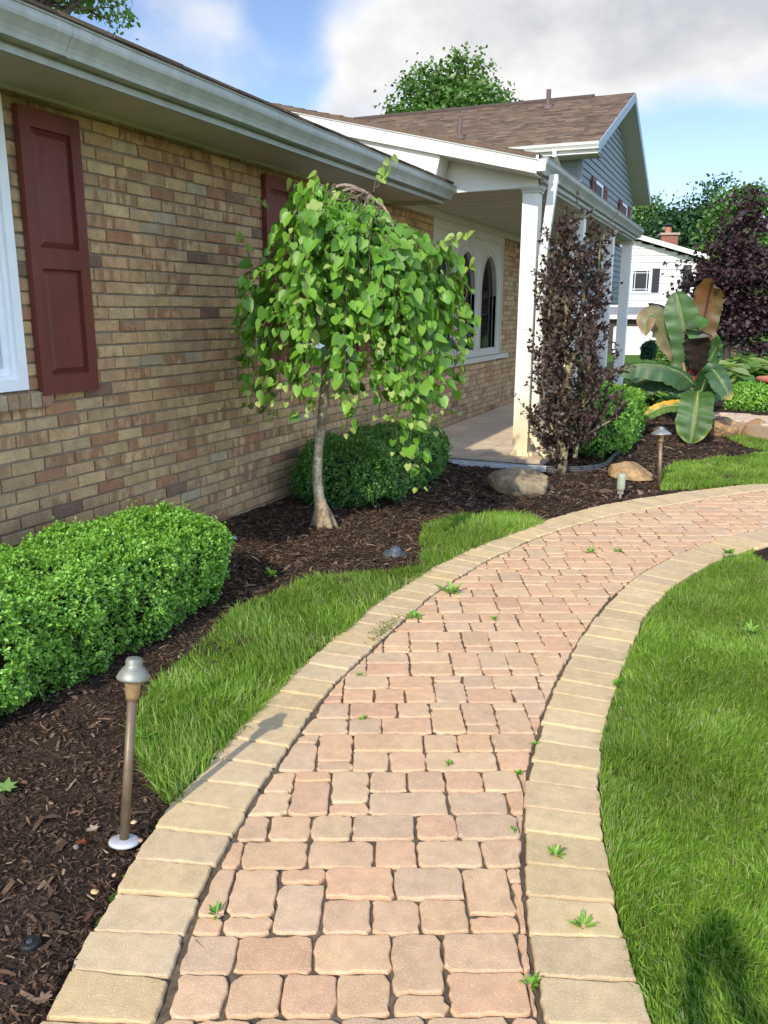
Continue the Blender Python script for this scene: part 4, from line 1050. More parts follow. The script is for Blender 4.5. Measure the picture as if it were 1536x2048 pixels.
def copper_beech():
    b = gp(1122, 948, 0.); Y = b[1]; t = empty('copper_beech', (0, 0, 0), 0, 'narrow purple leaved columnar tree standing in front of the porch columns', 'tree')
    P = lambda x, y, dy=0: yp(x, y, Y+dy); r = np.random.default_rng(77)
    tr = MB()
    stems = [([(1122,950,0),(1128,900,0),(1133,850,0),(1132,790,0),(1138,740,0),(1130,680,0),(1135,600,0),(1128,540,0),(1138,490,0),(1142,440,0)], .045),
             ([(1150,915,.05),(1160,850,.08),(1172,780,.1),(1185,700,.12),(1195,600,.1),(1198,520,.05),(1203,462,0)], .022),
             ([(1138,740,0),(1158,690,-.05),(1166,620,-.08),(1170,540,-.05),(1160,500,0)], .02),
             ([(1132,800,0),(1112,740,.05),(1098,680,.05),(1100,600,.05),(1108,520,.03),(1112,480,0)], .018),
             ([(1128,900,0),(1105,860,-.05),(1090,810,-.05),(1085,760,-.08),(1082,700,-.05)], .014),
             ([(1133,850,0),(1170,810,-.1),(1200,770,-.1),(1225,740,-.08)], .012),
             ([(1130,900,0),(1170,870,-.05),(1215,845,0),(1240,830,0)], .012),
             ([(1122,945,0),(1100,900,.0),(1078,860,.05),(1068,830,.05)], .012)]
    tips = []
    for pts, ra in stems:
        q = [P(*p) for p in pts]; n = len(q); bark_tube(tr, q, list(np.linspace(ra, ra*.3, n)), 8, (.27,.225,.13), .08, int(pts[0][1]))
        q = np.array(q); L = seglen(q)
        for s_ in np.arange(.05, L[-1], .045):
            p = np.array([np.interp(s_, L, q[:, k]) for k in range(3)]); tips.append((p, s_/L[-1]))
    tr.build('trunk', M['bark'], t, smooth=True)
    tw = MB(); LP = []; LD = []; LN = []
    wx = [430, 470, 520, 600, 680, 760, 830, 880, 930]; wl = [1130, 1092, 1086, 1082, 1072, 1066, 1062, 1068, 1100]; wr = [1150, 1208, 1206, 1212, 1222, 1232, 1235, 1200, 1160]
    def twig(p, d, L, n=9):
        q = np.array([p+d*u*L+np.array([0, 0, .12*L*u*u]) for u in np.linspace(0, 1, 5)])+r.normal(0, .006, (5, 3)); tw.tube(q, [.0035, .003, .0025, .002, .0015], 4, (.10, .065, .05))
        for k in range(n):
            u = r.uniform(.1, 1.02); pp = p+d*u*L+np.array([0, 0, .12*L*u*u]); sd = norm(np.cross(d, r.normal(size=3)))
            LP.append(pp); LD.append(d*.6+sd*.8+np.array([0, 0, .15])); LN.append(r.normal(0, .6, 3)+np.array([0, 0, 1.]))
    for p, f in tips:
        for k in range(3 if f > .15 else 2):
            a = r.uniform(0, 2*pi); d = norm(np.array([cos(a), sin(a)*.9, r.uniform(.25, 1.3)])); twig(p, d, r.uniform(.10, .26), 7)
    # lower and middle body: fill out to the outline
    for k in range(270):
        y = 455+450*r.random()**.8; xl = np.interp(y, wx, wl); xr_ = np.interp(y, wx, wr); x = r.uniform(xl+8, xr_-8); dy = r.uniform(-.33, .36)
        a = r.uniform(0, 2*pi); p = P(x, y, dy); twig(p, norm(np.array([cos(a)*.6, sin(a)*.5, .9])), r.uniform(.1, .2), 9)
    tw.build('twig', M['bark'], t)
    LP, LD, LN = map(np.array, (LP, LD, LN)); n = len(LP); Ls = r.uniform(.028, .054, n)
    C = leafcol(r, [(.046,.028,.026),(.062,.036,.032),(.036,.024,.024),(.115,.075,.060),(.058,.046,.030)], n, .8, 1.25)
    V, F, C = scatter(OVAL_V, OVAL_F, LP, frames(LD, LN), np.c_[Ls*1.15, Ls, Ls*1.5], C); np_obj('crown', V, F, C, M['darkleaf'], t)
copper_beech()

# --- red banana
def banana():
    Y0 = 11.0; t = empty('banana_plant', (0, 0, 0), 0, 'large banana plant with broad torn leaves and a red stem beside the paved bend', 'banana plant')
    P = lambda x, y, dy=0: yp(x, y, Y0+dy); r = np.random.default_rng(5)
    st = MB(); bark_tube(st, [P(1388,862), P(1388,820), P(1388,785), P(1389,750), P(1390,715)], [.10,.095,.085,.065,.045], 16, (.26,.06,.045), .03, 3)
    for (a, b, c, ra, col) in (((1380,800),(1372,760),(1366,725),.03,(.24,.16,.10)),((1398,800),(1402,755),(1404,720),.028,(.20,.25,.10)),((1386,800),(1381,750),(1380,705),.03,(.22,.06,.05)),((1394,800),(1395,750),(1397,700),.03,(.17,.04,.045)),((1375,805),(1362,775),(1352,750),.022,(.25,.22,.12)),((1405,805),(1418,770),(1425,742),.022,(.12,.07,.06)),((1372,815),(1366,808),(1362,802),.02,(.25,.22,.1))):
        bark_tube(st, [P(*a, -.05), P(*b, -.06), P(*c, -.05)], [ra*1.3, ra, ra*.6], 8, col, .03, int(a[0]))
    st.build('stem', M['bark'], t, smooth=True)
    def leaf(mid, wid, up, col, rim=None, fold=.25, droopL=0., droopR=0., ragged=.05, seed=0, midcol=(.20,.27,.10), back=None, prof=None, tears=2):
        rr = np.random.default_rng(seed); mid = np.array(mid, float); s = seglen(mid); n = 30; tt = np.linspace(0, s[-1], n)
        Q = np.c_[[np.interp(tt, s, mid[:, k]) for k in range(3)]].T
        for _ in range(5): Q[1:-1] = .25*Q[:-2]+.5*Q[1:-1]+.25*Q[2:]
        up = norm(np.array(up, float)); V = []; C = []; m = 6; F = []
        tearset = set()
        for i in range(n):
            u = i/(n-1); T = Q[min(i+1, n-1)]-Q[max(i-1, 0)]; T /= np.linalg.norm(T)+1e-9
            sd = norm(np.cross(T, up)); nn = norm(np.cross(sd, T))
            w = wid*(min(1, (u+.02)/.16)**.55)*(1-max(0, (u-.60)/.40)**2.6)**.62*(1+.05*sin(u*9+seed)) if prof is None else wid*np.interp(u, *prof)
            for j in range(-m, m+1):
                q = j/m; a = abs(q); dr = droopL if q < 0 else droopR
                notch = .78 if i in tearset and a > .35 and ((i % 2) == (q > 0)) else 1
                ww = w*(1+rr.normal(0, ragged)*(a > .9))*notch
                p = Q[i]+sd*q*ww+nn*(a*ww*fold)-np.array([0, 0, 1.])*dr*ww*a**1.7+nn*.012*sin(i*1.3+q*2)*a*(wid/.2)
                if j == 0: p = p-nn*.006
                V.append(p)
                c = np.array(col)*.74*(1+rr.normal(0, .035)); c = c*(1+.10*sin(i*2.4+a*3)+.16*(vnoise(np.array([[u*14, seed*3., 0.]]))[0]-.5))
                if back is not None: c = c*(1-back[1]*vnoise(np.array([[u*6, q*2+seed, 0.]]))[0])+np.array(back[0])*back[1]*vnoise(np.array([[u*6, q*2+seed, 0.]]))[0]
                if rim is not None:
                    k_ = rim[1](u, q); c = c*(1-k_)+np.array(rim[0])*k_
                if j == 0: c = np.array(midcol)
                C.append(np.clip(c, 0.005, 1))
        W = 2*m+1
        for i in range(n-1):
            for j in range(W-1):
                if i in tearset and (j < 3 if i % 2 else j >= W-4): continue
                F.append((i*W+j, i*W+j+1, (i+1)*W+j+1, (i+1)*W+j))
        V = np.array(V); F = np.array(F)
        lf = np_obj('leaf', V, F, np.array(C), M['bigleaf'], t, smooth=True)
        rb = MB(); rb.tube(Q, list(np.linspace(.013, .003, n)), 6, midcol); rb.build('midrib', M['bark'], lf, smooth=True)
        return lf
    GR = (.10,.22,.055); GD = (.06,.15,.04)
    toward = (0, -1, .15)
    leaf([P(1385,745,-.02), P(1375,700,-.02), P(1366,650,-.02), P(1358,612,0), P(1352,582,.06)], .19, toward, (.085,.185,.05), fold=.12, seed=1, ragged=.02, tears=1)
    leaf([P(1396,740,.15), P(1400,690,.16), P(1408,640,.18), P(1416,600,.2), P(1424,566,.12), P(1428,563,0)], .175, toward, (.10,.12,.03), fold=.1, seed=2, midcol=(.08,.03,.02), back=((.24,.06,.035), .85), ragged=.06, tears=3)
    leaf([P(1384,745,.1), P(1362,708,.12), P(1340,680,.12), P(1318,640,.05), P(1300,622,-.02), P(1290,640,-.08), P(1292,672,-.1)], .15, (-.2, -.8, .6), (.15,.19,.07), fold=.1, seed=3, back=((.48,.27,.2), .8), droopL=.1, ragged=.08, tears=3)
    leaf([P(1385,740,.3), P(1365,680,.3), P(1345,640,.3), P(1322,615,.3), P(1296,607,.3)], .10, (0, -.5, .6), (.04,.035,.03), fold=.3, droopL=.5, droopR=.4, seed=4, midcol=(.05,.03,.03))
    leaf([P(1388,770,-.1), P(1366,748,-.2), P(1330,733,-.3), P(1280,728,-.35), P(1228,738,-.35)], .145, (0, -1.1, .55), (.062,.15,.05), fold=-.15, droopL=.25, droopR=.65, seed=5, ragged=.04, tears=4)
    leaf([P(1386,780,-.1), P(1360,758,-.1), P(1325,752,-.1), P(1290,762,-.1), P(1262,772,-.1)], .13, (0, -.8, .6), (.042,.10,.035), fold=-.15, droopL=.5, droopR=.8, seed=6, ragged=.04)
    o_rim = lambda u, q: float(np.clip((-q-.25+.35*sin(u*17))*1.6, 0, 1)) if u > .05 else 0
    leaf([P(1372,812,-.25), P(1350,810,-.3), P(1322,815,-.35), P(1300,826,-.38), P(1288,832,-.4)], .085, (0, -1, .7), (.15,.26,.05), rim=((.72,.38,.04), lambda u, q: float(np.clip((q*1.-.05+.25*sin(u*21))*2.2, 0, 1))), fold=.1, seed=7, droopL=.1, droopR=.1, midcol=(.3,.35,.1))
    leaf([P(1396,783,-.30), P(1394,800,-.52), P(1390,830,-.62), P(1385,860,-.66), P(1380,888,-.68)], .20, (0, -1, .35), (.085,.185,.045), rim=((.27,.32,.05), lambda u, q: float(np.clip((abs(q)-.62)*2.2+(u-.86)*3, 0, .85))), fold=.12, seed=8, ragged=.02, tears=1, midcol=(.24,.30,.10))
    leaf([P(1400,790,-.05), P(1412,755,-.15), P(1424,735,-.3), P(1436,752,-.4), P(1450,778,-.45), P(1462,800,-.47)], .115, (.3, -1, .4), (.06,.145,.05), rim=((.62,.45,.1), lambda u, q: float(np.clip((u-.9)*9, 0, .9))), fold=.1, seed=9, droopR=.25, droopL=.1)
    leaf([P(1394,742,-.15), P(1394,725,-.2), P(1395,700,-.24), P(1396,670,-.30), P(1396,655,-.36), P(1397,662,-.46)], .155, (0, -1, .1), (.045,.03,.024), rim=((.085,.19,.055), lambda u, q: 1. if u > .86 else 0.), fold=.45, seed=10, midcol=(.06,.02,.02), ragged=.06, prof=([0,.15,.5,.85,1.],[.25,.6,1,.95,.7]))
    leaf([P(1396,790,.05), P(1408,755,.1), P(1420,720,.12), P(1434,692,.1), P(1440,690,.0)], .125, (-.3, -1, .2), (.065,.15,.05), fold=.15, seed=11, droopR=.1, tears=3, prof=([0,.2,.6,.9,1.],[.3,.8,1,.9,.6]))
    leaf([P(1380,760,.35), P(1360,715,.35), P(1345,665,.38), P(1336,625,.4)], .11, toward, (.085,.2,.06), fold=.15, seed=12)
    leaf([P(1396,790,.0), P(1410,790,.05), P(1425,785,.1), P(1440,800,.1)], .09, (0, -.5, .8), (.06,.15,.045), fold=.1, seed=13, droopR=.3)
banana()

# --- generic broadleaf tree
def tree(name, x, y, z0, H, blobs, n_leaf, leaf, pal, label, seed, trunk_r=.18, group=None, matn='leaf', tcol=(.13,.10,.07), clump=.5, sparse=.25, cat='tree', flat=.7, per=55):
    """blobs: list of (dx, dy, z, rx, ry, rz) crown lobes"""
    r = np.random.default_rng(seed); t = empty(name, (x, y, z0), 0, label, cat, group); mb = MB()
    zmin = min(b[2]-b[5] for b in blobs); top = max(b[2] for b in blobs)
    lean = r.normal(0, .03*H, 2); trunkP = [np.array([0, 0, -.1]), np.array([lean[0]*.3, lean[1]*.3, H*.3]), np.array([lean[0]*.7, lean[1]*.7, H*.6]), np.array([lean[0], lean[1], top])]
    bark_tube(mb, trunkP, [trunk_r*1.3, trunk_r, trunk_r*.7, trunk_r*.2], 9, tcol, .06, seed)
    vol = np.array([b[3]*b[4]*b[5] for b in blobs]); nc = max(12, n_leaf//per); ids = r.choice(len(blobs), nc, p=vol/vol.sum()); CP = []
    for i in ids:
        b = blobs[i]; d = norm(r.normal(size=3)); rad = r.uniform(.35, 1.)**.6; CP.append(np.array(b[:3])+d*rad*np.array(b[3:6]))
    CP = np.array(CP); TL = np.array(trunkP)
    for p in CP:
        if r.random() < .55:
            zz = min(max(p[2]-r.uniform(.3, .6)*abs(p[2]-zmin)-.2*H*.2, H*.18), top*.9); s = zz/top; a = np.array([lean[0]*s, lean[1]*s, zz])
            m = (a+p)/2+np.array([0, 0, .06*H])*r.uniform(-.4, .8)+r.normal(0, .02*H, 3); q0 = trunk_r*.28*r.uniform(.5, 1.2); mb.tube([a, m, p], [q0, q0*.6, q0*.2], 5, tcol)
    mb.build('trunk', M['bark'], t)
    P = np.repeat(CP, per, 0); off = r.normal(size=P.shape)*np.array([clump, clump, clump*flat])*np.repeat(r.uniform(.55, 1.25, (nc, 1)), per, 0)*.6
    P = P+off; n = len(P)
    d = norm(r.normal(size=(n, 3))+np.array([0, 0, -.35])+norm(off)*.6); nn = norm(r.normal(0, .6, (n, 3))+np.array([0, 0, 1.])+norm(off)*.5)
    Ls = leaf*r.uniform(.6, 1.3, n); cc = np.repeat(r.uniform(.82, 1.15, nc), per)[:, None]
    C = leafcol(r, pal, n, .82, 1.2)*cc
    V, F, C = scatter(OVAL_V if leaf < .07 else [(0,0,0),(.42,-.3,.1),(.26,-.78,.04),(0,-1,0),(-.28,-.74,.06),(-.4,-.33,.08)], OVAL_F if leaf < .07 else [(0,1,5),(1,4,5),(1,2,4),(2,3,4)], P, frames(d, nn), np.c_[Ls, Ls, Ls], C)
    np_obj('crown', V, F, C, M[matn], t)
    return t
GRN = [(.085,.18,.035),(.11,.22,.045),(.065,.145,.03),(.14,.25,.06)]
DGR = [(.036,.092,.034),(.044,.108,.04),(.028,.072,.027),(.065,.14,.05)]
LGR = [(.15,.28,.05),(.18,.32,.07),(.11,.23,.04),(.21,.34,.09)]
PUR = [(.040,.020,.026),(.055,.026,.032),(.030,.018,.022),(.075,.038,.04)]
def at_px(px, D):
    """ground position at horizontal distance D along the sight line of a column"""
    d = _ray(px, 700); h = d[:2]/np.linalg.norm(d[:2]); return h*D
def zpx(px, py, D):
    d = _ray(px, py); return EYE+d[2]/np.linalg.norm(d[:2])*D

# tree behind the house roof, centre of the picture
def px_tree(name, px, D, blobs_px, n, leaf, pal, label, seed, **k):
    p = at_px(px, D); z0 = float(terrain(p[0], p[1])); d = _ray(px, 700); h = d[:2]/np.linalg.norm(d[:2]); side = np.array([h[1], -h[0]]); bl = []
    for (bx, by, rx, rz, dd) in blobs_px:
        q = at_px(bx, D+dd)-p; s = D/F_PX; bl.append((q[0], q[1], zpx(bx, by, D+dd)-z0, rx*s, rx*s, rz*s))
    H = max(b[2]+b[5] for b in bl)
    return tree(name, p[0], p[1], z0, H, bl, n, leaf, pal, label, seed, **k)
px_tree('maple_tree', 885, 34, [(885,205,62,52,0),(830,215,50,38,1),(935,210,55,38,-1),(905,150,38,36,0),(850,175,40,34,0),(940,150,30,34,0),(790,225,32,20,0),(985,215,34,18,0),(880,300,120,80,0)], 20000, .15, GRN, 'leafy green tree rising behind the ridge of the rear roof', 61, clump=.5, per=60)
px_tree('maple_tree', 150, 15, [(285,40,38,28,0),(240,20,50,28,.5),(200,-40,90,50,0),(90,-120,200,110,1),(300,0,34,26,0),(60,-240,240,150,0),(250,30,60,24,.3),(300,30,30,34,0),(220,0,50,20,.2)], 24000, .085, LGR, 'light green tree overhanging the front roof at the upper left', 62, clump=.24, per=40, trunk_r=.16)
px_tree('oak_tree', 1345, 62, [(1335,480,50,44,0),(1385,470,36,44,1),(1300,485,30,28,0),(1343,420,11,30,0),(1365,412,9,28,0),(1387,398,11,26,1),(1408,392,9,28,0),(1322,440,14,20,0),(1395,430,22,26,0),(1430,490,40,40,0)], 20000, .24, DGR, 'dark green tree behind the chimney of the white house', 63, clump=.8, per=60)
px_tree('maple_tree', 1465, 48, [(1450,430,44,42,0),(1480,450,36,40,0),(1470,395,26,26,0),(1425,450,26,26,0),(1460,520,60,60,0)], 14000, .2, GRN, 'green tree directly behind the purple leaved tree', 64, clump=.7)
px_tree('maple_tree', 1580, 40, [(1560,500,40,36,0),(1600,480,60,60,0),(1535,530,26,30,1),(1640,560,80,60,0),(1560,600,60,60,0)], 12000, .17, LGR, 'bright green tree at the right edge of the view', 65, clump=.6)
px_tree('maple_tree', 1262, 75, [(1275,430,26,28,0),(1290,445,20,20,0),(1250,470,40,50,0)], 5000, .26, GRN, 'distant pale tree just past the grey gable eave', 66, clump=.9)
px_tree('purple_plum_tree', 1455, 21, [(1462,420,20,26,0),(1475,392,14,14,0),(1450,465,28,26,0),(1485,450,18,16,0),(1440,505,36,22,0),(1488,505,24,22,0),(1395,545,30,14,0),(1450,555,50,22,0),(1530,540,36,20,0),(1385,585,20,14,.3),(1440,600,40,22,0),(1500,610,34,20,0),(1550,600,30,30,0),(1450,655,36,18,0),(1500,665,28,16,0),(1372,520,18,7,0),(1555,560,30,20,0),(1372,570,20,9,.2),(1540,640,34,16,0),(1575,600,40,30,0),(1410,640,24,10,0),(1520,690,26,10,0)], 9500, .105, PUR, 'dark purple leaved tree standing on the lawn before the white house', 67, clump=.34, per=30, flat=.38, matn='darkleaf', trunk_r=.07, tcol=(.07,.055,.05))
for i, (X_, Y_, H_) in enumerate(((7., 44., 9.), (16., 38., 11.), (26., 30., 10.))):
    tree('maple_tree', X_, Y_, float(terrain(X_, Y_)), H_, [(0,0,H_*.62,H_*.32,H_*.32,H_*.3),(H_*.15,0,H_*.45,H_*.25,H_*.25,H_*.2),(-H_*.16,0,H_*.5,H_*.25,H_*.25,H_*.22)], 4500, .35, DGR,
         ['dark tree mirrored in the arched windows, nearest the right edge', 'broad dark tree mirrored in the arched windows, middle of three', 'dark tree mirrored in the arched windows, farthest to the right'][i], 80+i, clump=1.0, per=50)
# shrubs and small plants on the far side
def small_shrub(name, px, py, wpx, hpx, label, seed, pal=None, leaf=.03, n=2600, z=0., Yq=None, group=None, depth=None):
    b = gp(px, py, z); s = b[1]/1560.; w = wpx*s; h = hpx*s; dd = depth or w
    t = boxwood(name, b[0]-w/2, b[0]+w/2, b[1]-.1, b[1]-.1+dd, z+h, n, label, seed, leaf=leaf, pal=pal, pw=2.6, z0=z-.06, amp=.06, group=group, cat='shrub')
    return t
small_shrub('boxwood_shrub', 1512, 826, 108, 44, 'rounded bright green boxwood beside the terracotta bowl', 91, n=5200, leaf=.035, z=.10)
small_shrub('boxwood_shrub', 1405, 815, 60, 40, 'dark small shrub behind the stem of the banana plant', 92, pal=DK, leaf=.035, n=1500)
small_shrub('boxwood_shrub', 1310, 800, 66, 34, 'dark green low shrub left of the banana plant', 93, pal=DK, leaf=.035, n=2200)
small_shrub('boxwood_shrub', 1340, 830, 50, 34, 'little dark shrub under the orange edged banana leaf', 94, pal=DK, leaf=.03, n=1800)
small_shrub('evergreen_shrub', 1306, 722, 50, 36, 'small dark conifer in front of the white garage door', 95, pal=[(.03,.09,.045)]*5, leaf=.06, n=1400)
small_shrub('evergreen_shrub', 1345, 735, 60, 46, 'feathery light green shrub behind the banana leaves', 98, pal=LGR+[(.1,.2,.04)], leaf=.07, n=1500)
small_shrub('evergreen_shrub', 1470, 746, 50, 22, 'low dark shrub at the edge of the far lawn', 96, pal=DK, leaf=.06, n=1300)
def hosta(px, py, size, label, seed, z=.0):
    b = gp(px, py, z); r = np.random.default_rng(seed); n = 34; a = r.uniform(0, 2*pi, n); el = r.uniform(.1, 1.1, n); R = size*r.uniform(.15, .5, n)
    P = np.c_[np.cos(a)*R, np.sin(a)*R, size*.5*el]; d = np.c_[np.cos(a), np.sin(a), -.5+el*.3]; nn = np.c_[np.cos(a)*.5, np.sin(a)*.5, np.ones(n)]
    Ls = size*r.uniform(.35, .5, n); C = leafcol(r, [(.10,.22,.06),(.14,.28,.07),(.42,.5,.22),(.28,.38,.12)], n)
    V, F, C = scatter(HEART_V, HEART_F, P, frames(d, nn), np.c_[Ls*.75, Ls, Ls], C); o = np_obj('hosta', V, F, C, M['leaf']); o.location = b
    return tag(o, label, 'hosta', 'hostas in the far beds')
HL = ['hosta under the pale banana leaf by the last column', 'second hosta right of the last column', 'hosta beside the white stone edge left of the banana plant', 'variegated hosta left of the far path light', 'variegated hosta just behind the far path light', 'variegated hosta between path light and terracotta bowl', 'variegated hosta behind the terracotta bowl', 'variegated hosta at the right edge behind the bowl', 'variegated hosta in the back row by the lawn', 'pale hosta in the back row nearest the right edge']
for i, (px_, py_, s_) in enumerate(((1262,800,.75),(1288,806,.7),(1305,796,.7),(1448,790,.9),(1472,786,.9),(1497,784,.9),(1522,783,.9),(1550,784,.9),(1460,768,1.),(1510,767,1.))): hosta(px_, py_, s_, HL[i], 200+i)

# ------------------------------------------------------------------ terrace beyond the bed: raised pavers on boulders
def terrace():
    mb = MB(); r = random.Random(4)
    P0 = np.array([gp(x, y, .16)[:2] for x, y in ((1418,838),(1475,846),(1545,858),(1760,905),(1760,860),(1640,845),(1540,833),(1480,827),(1425,824))])
    mb.prism([(p[0], p[1], -.1) for p in P0], (0, 0, .262), (.40, .29, .20)); mb.build('terrace_bed', M['paver']); 
    o = bpy.data.objects['terrace_bed']; tag(o, kind='structure')
    m2 = MB(); mn, mx = P0.min(0), P0.max(0); y = mn[1]; k = 0
    while y < mx[1]:
        x = mn[0]-(k % 2)*.1
        while x < mx[0]:
            c = np.array([[x+.1, y+.07]])
            if inpoly(np.array([[x, y], [x+.2, y], [x+.2, y+.14], [x, y+.14]]), P0).all(): stone(m2, np.array([(x+.003, y+.003), (x+.197, y+.003), (x+.197, y+.137), (x+.003, y+.137)]), [q*r.uniform(.92, 1.06) for q in (.53, .40, .29)], False, .178, .015)
            x += .2
        y += .14; k += 1
    tag(m2.build('terrace', M['paver']), kind='structure')
    ms = MB(); q = np.array([gp(x, y, .12)[:2] for x, y in ((1428,822),(1560,834),(1900,870),(1900,740),(1600,742),(1440,760),(1400,800))])
    ms.add([(p[0], p[1], .125) for p in q], [tuple(range(len(q)))]); ms.add([(p[0], p[1], .0) for p in q]+[(p[0], p[1], .125) for p in q], [(i, (i+1) % 7, 7+(i+1) % 7, 7+i) for i in range(7)])
    tag(ms.build('raised_bed', M['mulch']), kind='structure')
terrace()
def rock(name, c, size, label, seed, cols, facets=10, rot=0., cat='boulder', group=None, squash=1., rough=.22, sub=3, plate=.25):
    import bmesh
    bm = bmesh.new(); bmesh.ops.create_icosphere(bm, subdivisions=sub+1, radius=1.); r = np.random.default_rng(seed)
    pl = [(norm(r.normal(size=3)), r.uniform(.62, .93)) for _ in range(facets)]
    V = []
    for v in bm.verts:
        p = np.array(v.co)
        for n_, d_ in pl:
            e = p@n_-d_
            if e > 0: p = p-n_*e*.93
        p = p+norm(p)*(.5*(vnoise(p[None]*1., 2.2, seed)[0]-.5)*rough+.5*(vnoise(p[None], 6, seed+1)[0]-.5)*rough*.5+(vnoise(p[None], 15, seed+2)[0]-.5)*rough*.14)
        v.co = Vector(p*np.array(size)); V.append(p)
    me = bpy.data.meshes.new(name); bm.to_mesh(me); bm.free(); V = np.array(V)
    k = vnoise(V, 2.2, seed+5); k2 = vnoise(V, 7, seed+6); C = np.array(cols[0])[None]*(1-k[:, None])+np.array(cols[1])[None]*k[:, None]; C = np.where((k2 > .72)[:, None], np.array(cols[2])[None], C)
    at = me.color_attributes.new('col', 'FLOAT_COLOR', 'POINT'); at.data.foreach_set('color', np.c_[C, np.ones(len(C))].astype(np.float32).ravel())
    me.materials.append(M['rock']); me.shade_smooth(); me.update()
    o = bpy.data.objects.new(name, me); COL.objects.link(o); o.location = c; o.rotation_euler = (0, 0, rot); return tag(o, label, cat, group)
b1 = gp(1030, 990, .0); rock('boulder', (b1[0], b1[1]+.12, .07), (.29, .19, .145), 'grey brown rounded boulder in the mulch before the porch corner', 14, [(.20,.165,.105),(.29,.205,.11),(.14,.125,.09)], 12, .15)
b2 = gp(1252, 955, .0); 
def slab_rock():
    # wedge shaped tan fieldstone with a sharp crest
    import bmesh
    P = lambda x, y, dy: yp(x, y, b2[1]+dy)
    prof = [P(1216,938,0), P(1222,928,0), P(1238,925,0), P(1250,922,.02), P(1275,935,0), P(1292,950,0), P(1302,962,0), P(1285,962,-.03), P(1262,960,-.06), P(1240,958,-.06), P(1216,952,-.03)]
    front = [np.array(p) for p in prof]; c = np.mean(front, 0); mb = MB(); n = len(front); mid = [p*.0+(c+(p-c)*.80)+np.array([0, -.09, .0]) for p in front]; back = [(c+(p-c)*.9)+np.array([.04, .22, -.02]) for p in front]
    for L in (front, mid, back):
        for p in L: p[2] = max(p[2], -.03)
    V = mid+front+back; F = []
    for a in (0, n):
        for i in range(n): F.append((a+i, a+(i+1) % n, a+n+(i+1) % n, a+n+i))
    V = V+[c+np.array([.0, -.13, .02]), c+np.array([.04, .25, 0])]
    for i in range(n): F.append((3*n, (i+1) % n, i)); F.append((3*n+1, 2*n+i, 2*n+(i+1) % n))
    o = None; mb.add(V, F, [(.36,.235,.115) if i % 4 else (.30,.18,.085) for i in range(len(V))]); o = mb.build('boulder', M['rock'])
    bm = bmesh.new(); bm.from_mesh(o.data); bmesh.ops.subdivide_edges(bm, edges=bm.edges[:], cuts=3, use_grid_fill=True)
    for v in bm.verts:
        p = np.array([[*v.co]]); k = .018*(vnoise(p, 14, 2)[0]-.5)+.008*(vnoise(p, 45, 4)[0]-.5); v.co = v.co+Vector((k, -k, k))
    bm.to_mesh(o.data); bm.free(); tag(o, 'golden tan wedge shaped boulder behind the small spotlight', 'boulder')
slab_rock()
for i, (pa, pb, lb) in enumerate((((1416,870),(1474,870),'brown split faced boulder edging the raised pavers, half shaded'), ((1480,873),(1540,873),'brown split faced boulder edging the raised pavers, fully sunlit'), ((1546,878),(1620,884),'brown boulder of the raised edge beyond the right of view'))):
    a, b = gp(*pa), gp(*pb); c = (a+b)/2; w = np.linalg.norm(a[:2]-b[:2])/2
    rock('edging_boulder', (c[0], c[1]-.02, .070), (w*1.08, .15, .165), lb, 30+i, [(.30,.17,.085),(.36,.22,.11),(.24,.15,.10)], 8, atan2(b[1]-a[1], b[0]-a[0]), group='boulders edging the raised pavers', rough=.12)
# tan driveway strip on the far right and white stone
mb = MB(); q = np.array([gp(x, y, terrain(0, 25)+.01)[:2] for x, y in ((1488,745),(1560,748),(1900,760),(1900,745),(1560,738),(1500,737))]); mb.add([(p[0], p[1], float(terrain(p[0], p[1]))+.03) for p in q], [tuple(range(6))]); tag(mb.build('driveway', M['asphalt']), kind='structure')
b = gp(1296, 800, 0); rock('stone', (b[0], b[1], .02), (.17, .09, .06), 'flat white stone among the shrubs left of the banana plant', 40, [(.6,.6,.57),(.55,.55,.5),(.5,.5,.46)], 6, .1, cat='stone')
# terracotta bowl
b = gp(1540, 790, .12); t = empty('planter_bowl', (b[0]+.18, b[1]+.4, .12), 0, 'wide terracotta bowl planter at the right edge behind the boxwood', 'planter')
mb = MB(); mb.lathe([(.16, 0), (.30, .10), (.38, .20), (.42, .21), (.43, .27), (.40, .28), (.37, .24)], 0, 0, 32); mb.build('bowl', M['terra'], t, smooth=True)
mb = MB(); mb.lathe([(.365, .20), (.365, .235), (.3, .24)], 0, 0, 24); mb.build('soil', M['mulch'], t)

